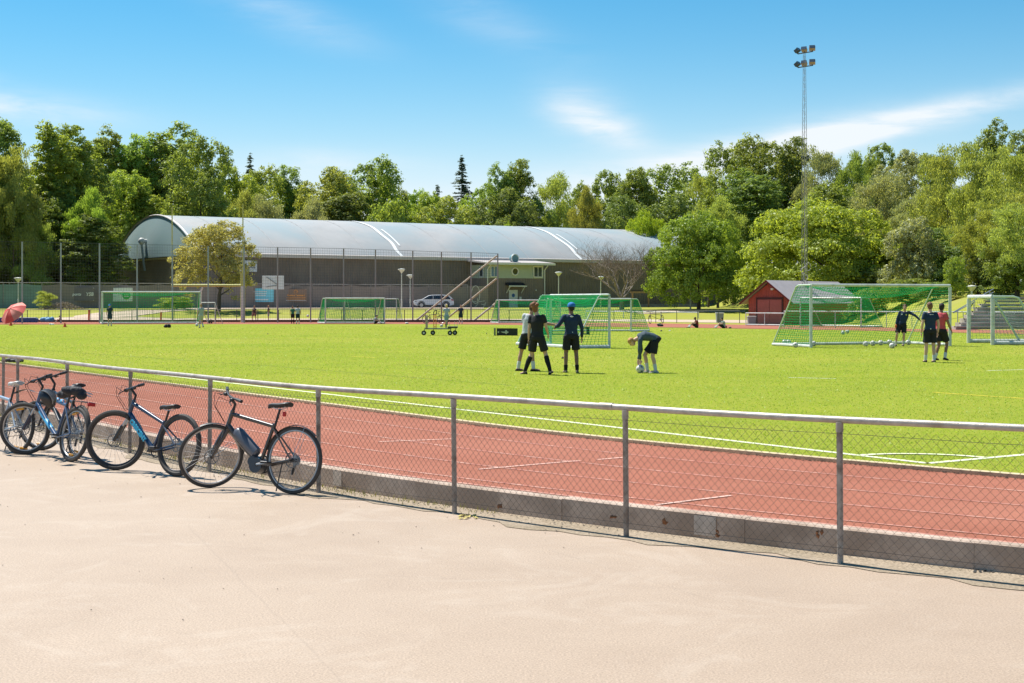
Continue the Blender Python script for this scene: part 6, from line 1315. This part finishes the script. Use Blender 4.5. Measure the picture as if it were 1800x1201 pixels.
for i in range(2): proto('bush%d' % i, 'bush', 60 + i, 6, 7, 380, 40, .115, .45, .0, .10, 1.5, 7, 5)
proto('olive0', 'round', 70, 7.3, 8.0, 800, 36, .09, .36, 1.4, .20, 2.6, 12, 7.5)
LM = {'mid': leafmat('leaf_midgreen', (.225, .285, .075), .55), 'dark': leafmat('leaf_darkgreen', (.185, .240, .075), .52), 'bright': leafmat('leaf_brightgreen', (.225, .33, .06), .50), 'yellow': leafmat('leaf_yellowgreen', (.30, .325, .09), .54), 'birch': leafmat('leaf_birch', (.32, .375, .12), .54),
      'grey': leafmat('leaf_greygreen', (.32, .35, .19), .45), 'olive': leafmat('leaf_olive', (.38, .355, .16), .46, .5), 'spruce': leafmat('needle_dark', (.09, .12, .07), .15, .5), 'mapler': leafmat('leaf_maple', (.31, .355, .065), .50), 'lime': leafmat('leaf_lime', (.31, .40, .04), .50), 'fresh': leafmat('leaf_fresh', (.265, .345, .075), .56)}
def tree(key, leaf, px, ptop, Y, wpx, label, name='broadleaf_tree', group='trees around the sports ground', bk=None, zg=None):
    P = PROTO[key]; kind, seed, Hc, Wc, *_ = P['args']
    if leaf not in P['me']:
        if 'arr' not in P: P['arr'] = make_crown('crown', *P['args'])
        o = fromarr('crown', P['arr'][0], P['arr'][1], LM[leaf]); P['me'][leaf] = o.data; bpy.data.objects.remove(o)
    if P['trk'] is None:
        o = trunk_mb(P['H'] * .86, P['tr'], P['seed'], P['spread'], P['nb']).build('trunk', bark); P['trk'] = o.data; bpy.data.objects.remove(o)
    x = (px - 900) * Y / F; zb = gz(x, Y) if zg is None else zg; h = CH + (HY - ptop) * Y / F - zb; w = wpx * Y / F
    sz = h / (Hc + P['base']); sw = w / Wc * (1.0 if kind in ('maple', 'round', 'bush') else 1.12)
    t = thing(name, label, 'bush' if name == 'leafy_bush' else 'tree', (x, Y, zb), random.Random(int(px * 7 + Y)).uniform(0, 6.28), group); t.scale = (sw, sw, sz)
    c = bpy.data.objects.new('crown', P['me'][leaf]); COL.objects.link(c); c.parent = t; c.location = (0, 0, P['base'])
    k = bpy.data.objects.new('trunk', P['trk']); COL.objects.link(k); k.parent = t
    return t
# labels: (proto, leaf, px, top px, depth, width px, label)
T = [
 # left wood
 ('tall1', 'mid', -12, 205, 173, 120, 'tall green tree cut by the left edge, reaching highest there'),
 ('birch0', 'birch', 22, 262, 169, 95, 'pale weeping birch at the left edge beside the tallest cut off tree'),
 ('aspen0', 'fresh', 62, 300, 182, 70, 'short slim aspen in the gap right of the pale weeping birch'),
 ('aspen1', 'fresh', 96, 219, 178, 100, 'tall airy aspen whose bare trunk shows, left of the big left wood'),
 ('aspen2', 'mid', 142, 222, 182, 95, 'tall aspen right beside the airy one with the visible trunk'),
 ('aspen0', 'mid', 190, 228, 209, 95, 'slim aspen third from the left in the tall left wood'),
 ('tall0', 'fresh', 238, 238, 210, 110, 'green tree left of the highest rounded crown of the left wood'),
 ('tall2', 'mid', 300, 219, 212, 150, 'highest rounded crown of the left wood above the hall gable'),
 ('forest0', 'mid', 350, 240, 190, 120, 'broad crown forming the right shoulder of the left wood'),
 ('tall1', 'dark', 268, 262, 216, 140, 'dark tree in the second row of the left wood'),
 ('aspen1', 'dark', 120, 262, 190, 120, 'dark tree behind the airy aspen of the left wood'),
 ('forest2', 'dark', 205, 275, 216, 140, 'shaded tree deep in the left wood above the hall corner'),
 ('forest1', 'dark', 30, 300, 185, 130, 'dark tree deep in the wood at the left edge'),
 ('birch1', 'fresh', 150, 330, 173, 90, 'bright lower tree in front of the tall aspens'),
 ('aspen2', 'fresh', 220, 335, 208, 80, 'light green young tree in front of the left wood near the hall corner'),
 ('birch0', 'birch', 60, 380, 171, 90, 'low pale birch beneath the gap in the left wood'),
 ('forest1', 'dark', -20, 330, 177, 120, 'shaded lower tree at the very left edge'),
 ('forest0', 'fresh', 215, 300, 200, 120, 'light green crown filling the left wood beside the hall corner'),
 ('aspen1', 'fresh', 255, 330, 201, 90, 'upright light green tree right behind the hall gable'),
 ('forest2', 'mid', 110, 330, 176, 110, 'mid height tree between the airy aspen and the bright lower tree'),
 ('aspen0', 'dark', 170, 380, 172, 110, 'dark understorey tree in the middle of the left wood'),
 ('bush0', 'fresh', 190, 455, 206, 60, None), ('bush1', 'yellow', 20, 470, 177, 60, None), ('bush0', 'birch', 75, 455, 176, 75, None), ('bush1', 'fresh', 130, 450, 178, 80, None), ('bush1', 'dark', -25, 450, 178, 90, None), ('bush0', 'grey', 105, 430, 179, 60, None), ('bush0', 'birch', 168, 440, 181, 70, None), ('bush1', 'mid', 45, 440, 180, 80, None),
 # behind the hall, left part
 ('forest1', 'fresh', 405, 290, 228, 110, 'green tree right of the left wood, above the left end of the hall roof'),
 ('forest2', 'yellow', 448, 293, 240, 110, 'yellowish green crown below the small left spruce tip'),
 ('tall0', 'mid', 500, 292, 246, 80, 'ragged crown with thin top right of the small left spruce tip'),
 ('birch1', 'birch', 420, 335, 214, 80, 'pale lower tree above the hall roof near the yellow uprights'),
 ('bush0', 'fresh', 340, 330, 214, 80, 'light green crown low in front of the left wood above the gable'),
 ('birch0', 'grey', 470, 345, 216, 90, 'greyish lower tree above the hall roof below the ragged crown'),
 ('forest0', 'mid', 530, 325, 250, 100, 'tree closing the gap left of the big round pair'),
 ('forest0', 'yellow', 580, 294, 232, 115, 'left crown of the big round pair above the hall roof'),
 ('forest2', 'mid', 645, 281, 236, 135, 'right and higher crown of the big round pair above the hall roof'),
 ('forest1', 'mid', 685, 308, 245, 70, 'narrow crown leaning on the right side of the big round pair'),
 ('birch1', 'grey', 540, 350, 218, 100, 'greyish low tree in front of the big round pair, left'),
 ('tall1', 'dark', 610, 340, 225, 120, 'dark low tree in front of the big round pair, middle'),
 ('bush1', 'fresh', 680, 352, 220, 90, None),
 ('forest2', 'fresh', 722, 335, 250, 80, 'low green crown left of the small middle spruce'),
 ('forest0', 'fresh', 750, 338, 240, 80, 'green crown just left of the tall middle spruce'),
 ('forest1', 'yellow', 790, 345, 228, 100, 'rounded low crown under the tall middle spruce'),
 ('forest2', 'fresh', 845, 325, 240, 85, 'green crown right under the tall middle spruce'),
 ('tall2', 'mid', 880, 290, 232, 70, 'left half of the dense dark double crown in the middle'),
 ('tall0', 'mid', 912, 282, 234, 80, 'right half of the dense dark double crown in the middle'),
 ('forest1', 'dark', 895, 330, 226, 110, 'dark lower part of the wood below the double crown'),
 ('birch0', 'birch', 972, 305, 236, 85, 'pale drooping birch right of the double crown'),
 ('forest0', 'dark', 945, 350, 232, 70, 'dark tree filling the space under the drooping birch'),
 ('forest2', 'mid', 1015, 325, 246, 75, 'low crown in the dip of the skyline right of the drooping birch'),
 ('birch1', 'yellow', 1035, 330, 226, 80, 'yellowish tree in front of the skyline dip'),
 ('forest1', 'mid', 1080, 303, 240, 100, 'mid green crown left of the broad dark crowns'),
 ('tall1', 'mid', 1125, 298, 236, 90, 'upright crown in the middle of the right half wood'),
 ('forest0', 'mid', 1180, 289, 240, 130, 'broad crown above the bright lime coloured tree'),
 ('forest2', 'dark', 1110, 345, 222, 110, 'dark tree above the bare tree'),
 ('forest1', 'dark', 1200, 340, 222, 110, 'dark tree above the left maple'),
 ('maple0', 'lime', 1137, 373, 212, 95, 'bright lime green tree just above the hall roof'),
 ('bush0', 'lime', 885, 393, 214, 40, 'tiny lime green treetop at the hall roof line'),
 # right wood
 ('birch0', 'birch', 1245, 300, 190, 80, 'pale birch left of the big dark round crown'),
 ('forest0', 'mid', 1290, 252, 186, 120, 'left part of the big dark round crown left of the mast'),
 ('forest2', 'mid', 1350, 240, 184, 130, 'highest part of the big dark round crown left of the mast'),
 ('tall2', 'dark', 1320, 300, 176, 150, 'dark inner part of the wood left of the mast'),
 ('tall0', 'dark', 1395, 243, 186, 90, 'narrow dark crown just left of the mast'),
 ('birch1', 'birch', 1262, 345, 170, 100, 'pale birch between the two maples'),
 ('birch0', 'grey', 1440, 258, 178, 90, 'drooping grey green crown just right of the mast'),
 ('birch1', 'mid', 1495, 268, 176, 90, 'drooping mid green crown, second right of the mast'),
 ('forest1', 'mid', 1535, 255, 190, 100, 'rounded crown on the skyline between mast and right willows'),
 ('forest0', 'grey', 1590, 264, 185, 110, 'grey green crown on the skyline left of the right birches'),
 ('birch0', 'grey', 1545, 305, 160, 130, 'wide grey green drooping tree above the right maple'),
 ('forest2', 'mid', 1470, 320, 168, 130, 'mid green tree behind the right maple top'),
 ('birch1', 'grey', 1610, 330, 150, 110, 'grey drooping tree above the pale willow bush'),
 ('tall1', 'mid', 1640, 272, 172, 80, 'slim ragged crown left of the tall right edge trees'),
 ('birch0', 'birch', 1665, 262, 142, 115, 'left weeping birch of the pale group at the right edge'),
 ('birch1', 'birch', 1720, 250, 136, 130, 'middle weeping birch of the pale group at the right edge'),
 ('birch0', 'birch', 1790, 262, 130, 130, 'right weeping birch of the pale group, cut by the right edge'),
 ('tall2', 'mid', 1745, 213, 172, 85, 'highest crown of the right edge rising behind the weeping birches'),
 ('tall0', 'mid', 1800, 230, 168, 80, 'dark crown at the right edge behind the weeping birches'),
 ('birch1', 'yellow', 1720, 370, 122, 100, 'low yellow green weeping birch above the concrete stand'),
 ('birch0', 'birch', 1785, 360, 118, 110, 'low weeping birch at the right edge above the concrete stand'),
 ('birch1', 'birch', 1850, 300, 125, 140, 'weeping birch mostly outside the right edge'),
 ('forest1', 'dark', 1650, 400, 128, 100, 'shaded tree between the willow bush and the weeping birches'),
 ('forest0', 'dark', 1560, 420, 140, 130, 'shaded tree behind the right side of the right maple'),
 ('bush1', 'grey', 1602, 383, 124, 105, 'silvery round willow right of the right maple'),
 ('bush0', 'dark', 1625, 430, 128, 90, None), ('bush0', 'fresh', 1680, 452, 115, 45, 'small upright light green shrub left of the stand lamp'), ('bush1', 'dark', 1730, 440, 122, 90, None), ('bush1', 'mid', 1790, 440, 118, 100, None), ('bush0', 'dark', 1760, 470, 120, 80, None), ('bush1', 'dark', 1660, 470, 122, 70, None),
 ('bush0', 'yellow', 1672, 520, 105, 50, 'yellowish shrub beside the stair handrail'), ('bush1', 'dark', 1545, 470, 132, 110, None), ('bush0', 'mid', 1600, 490, 120, 80, None),
 ('bush0', 'mid', 1525, 506, 116, 80, None), ('bush1', 'fresh', 1585, 500, 114, 85, None), ('bush0', 'dark', 1640, 496, 110, 70, None),
 ('maple1', 'bright', 1228, 375, 150, 190, 'left of the two large maples, beside the bare tree'),
 ('maple0', 'mapler', 1445, 355, 138, 285, 'large bright green maple behind the red shed and the mast'),
 ('bush1', 'dark', 1450, 480, 140, 150, None), ('bush0', 'dark', 1345, 490, 150, 80, None),
]
SH = {1525: 'mid green shrub on the bank seen through the big goal net', 1585: 'light green shrub on the bank above the goalkeeper', 1640: 'dark shrub on the bank at the right post of the big goal', 190: 'light green shrub between the left wood and the hall corner', 20: 'yellowish shrub at the foot of the pale weeping birch, far left', 75: 'pale birch like shrub below the gap in the left wood', 130: 'light green shrub under the bright lower tree of the left wood', -25: 'dark shrub cut off by the left edge under the tallest tree',
      105: 'greyish shrub at the foot of the airy aspen with the visible trunk', 168: 'pale shrub left of the hall corner under the aspens', 45: 'mid green shrub right of the yellowish one at the far left', 680: 'low green shrub top above the hall roof, right of the round pair',
      1625: 'dark shrub right beside the silvery willow', 1730: 'dark shrub above the top rows of the concrete stand', 1790: 'mid green shrub above the stand at the right edge', 1760: 'low dark shrub just above the top step of the stand', 1660: 'dark shrub behind the yellowish shrub by the stair handrail', 1545: 'mid green shrub behind the right end of the big goal', 1600: 'low green shrub behind the goalkeeper', 1450: 'dark shrub under the large right maple behind the shed roof', 1345: 'mid green shrub behind the red shed at its left'}
for j, tp_ in enumerate(T):
    key, leaf, px, pt, Y, w, lab = tp_; bush = key.startswith('bush')
    if lab is None and px in SH: lab = SH[px]; grp = 'low shrubs at the foot of the woods'
    elif lab is None: lab = 'dense low shrubbery at the foot of the %s wood' % ('left' if px < 600 else 'right'); grp = 'low shrubs at the foot of the woods'; lab = lab if px != 680 else 'low green shrub top above the hall roof, right of the round pair'
    else: grp = 'trees around the sports ground'
    tree(key, leaf, px, pt, Y, w, lab, name='leafy_bush' if bush else ('weeping_birch' if key[:5] == 'birch' else 'maple_tree' if key[:5] == 'maple' else 'broadleaf_tree'), group=grp)
tree('olive0', 'olive', 383, 388, 146, 155, 'olive and straw coloured round tree in front of the hall gable', name='olive_tree', group=None)
# trees well outside the frame so a step aside still shows woodland
for k, (px, Y) in enumerate(((-180, 150), (-320, 165), (-480, 150), (-90, 175), (1960, 140), (2080, 150), (2230, 140), (-250, 190))): tree(('forest%d' % (k % 3)), 'mid', px, 240, Y, 190, 'woodland tree beyond the edge of the picture', group='woodland trees beyond the edges')
# heap of brush and pale shrub on the grass at the left
p = G(85, 537)
tree('birch1', 'birch', 80, 512, 150, 42, 'pale leafy shrub on the grass mound behind the ball stop fence', name='leafy_bush', group=None); tree('bush1', 'fresh', 1096 - 785, 522, 150, 70, 'bright low shrub behind the full size left goal', name='leafy_bush', group=None)
brm = mat('brush_brown', (.26, .20, .14), .9, var=.4, scale=5); mb = MB(); rr = random.Random(8); c0 = PX(112, 150)
for i in range(900):
    a = rr.gauss(0, 1.1); b = rr.gauss(0, .5); z = max(.03, rr.random() * .8 * math.exp(-a * a / 2.2)); q = c0 + V(a, b, z - .02); d = V(rr.uniform(-1, 1), rr.uniform(-1, 1), rr.uniform(-.3, .5)) * .22; mb.tube([q, q + d], .014, 3, cap=False)
props(mb.build('brush_heap', brm), 'heap of cut brown brushwood on the grass at the left', 'brushwood', kind='stuff')
# spruces
def spruce(px, pt, Y, wpx, label, seed):
    rng = np.random.default_rng(seed); x = (px - 900) * Y / F; zb = gz(x, Y); h = CH + (HY - pt) * Y / F - zb; w = wpx * Y / F / 2 * 1.75
    t = thing('spruce_tree', label, 'tree', (x, Y, zb), 0, 'trees around the sports ground'); mb = MB(); mb.tube([(0, 0, 0), (0, 0, h * .6), (0, 0, h)], [.3, .16, .02], 7); mb.build('trunk', bark, t)
    C, Ax, Nn, LL, WW = [], [], [], [], []; z = h * .45
    while z < h - .15:
        f = (h - z) / (h * .45); r = w * f ** .95 * rng.uniform(.6, 1.2) + .15
        for g in rng.uniform(0, 6.28, 5): 
            rr_ = r * rng.uniform(.5, 1.15); zj = rng.uniform(-.5, .5); n = int(6 + rr_ * 22)
            for s in rng.uniform(.08, 1, n):
                dr = np.array([math.cos(g), math.sin(g), 0]); q = dr * rr_ * s + np.array([0, 0, z + zj - .42 * rr_ * s + .30 * rr_ * s * s]); C.append(q + rng.normal(size=3) * np.array([.12, .12, .05])); side_ = np.array([-dr[1], dr[0], 0]) * rng.choice([-1, 1]); Ax.append(dr * .6 + side_ * .7 + np.array([0, 0, -.55])); Nn.append(np.array([rng.normal() * .5, rng.normal() * .5, 1])); LL.append(.16 + .1 * rng.random()); WW.append(.05 + .04 * rng.random())
        z += rng.uniform(.28, .46)
    v, f_ = quads_from(np.array(C), np.array(Ax), np.array(Nn), np.array(LL), np.array(WW)); fromarr('crown', v, f_, LM['spruce'], t)
spruce(812, 275, 250, 46, 'tall dark spruce rising above the middle of the hall roof', 1); spruce(769, 326, 255, 34, 'small spruce just left of the tall middle one', 2); spruce(440, 272, 262, 30, 'small dark spruce tip right of the left wood', 3); spruce(1048, 320, 262, 26, 'thin dark treetop in the skyline dip', 4)
# bare tree
bt = thing('bare_tree', 'leafless grey brown tree in front of the hall right of the annex', 'tree', tuple(PX(1093, 150)))
rr = random.Random(21); mb = MB(); tw = MB()
def grow(p, d, L_, r, lv):
    d = d / np.linalg.norm(d); q = p + d * L_ * .5 + V(rr.gauss(0, .05), rr.gauss(0, .05), rr.gauss(0, .03)) * L_; d2 = d + V(rr.gauss(0, .12), rr.gauss(0, .12), .06); d2 /= np.linalg.norm(d2); e = q + d2 * L_ * .5
    (mb if lv < 4 else tw).tube([p, q, e], [r, r * .8, r * .62], 6 if lv < 3 else 3, cap=False)
    if lv >= 7: return
    n = 3 if lv < 6 else 2
    for k in range(n):
        g = rr.uniform(0, 6.28); s = .55 if lv < 2 else .65; ax = V(math.cos(g), math.sin(g), rr.uniform(-.35, .35)); nd = d2 * .9 + ax * s + V(0, 0, .10); grow(e if k < 2 else q, nd, L_ * rr.uniform(.66, .86), r * .60, lv + 1)
h0 = 1.0
for g, L_ in ((2.9, 2.3), (.3, 2.4), (1.3, 2.6), (-1.4, 2.1), (4.0, 2.1), (1.9, 2.8)): grow(V(0, 0, h0), V(math.cos(g) * .8, math.sin(g) * .8, .9), L_ * .85, .11, 1)
mb.tube([V(0, 0, -.2), V(0, 0, .5), V(.02, 0, h0 + .1)], [.30, .24, .22], 8)
mb.build('trunk', bark_l, bt, True); o = tw.build('twigs', mat('twig_brown', (.20, .155, .125), .9, var=.2), bt); o['kind'] = 'stuff'
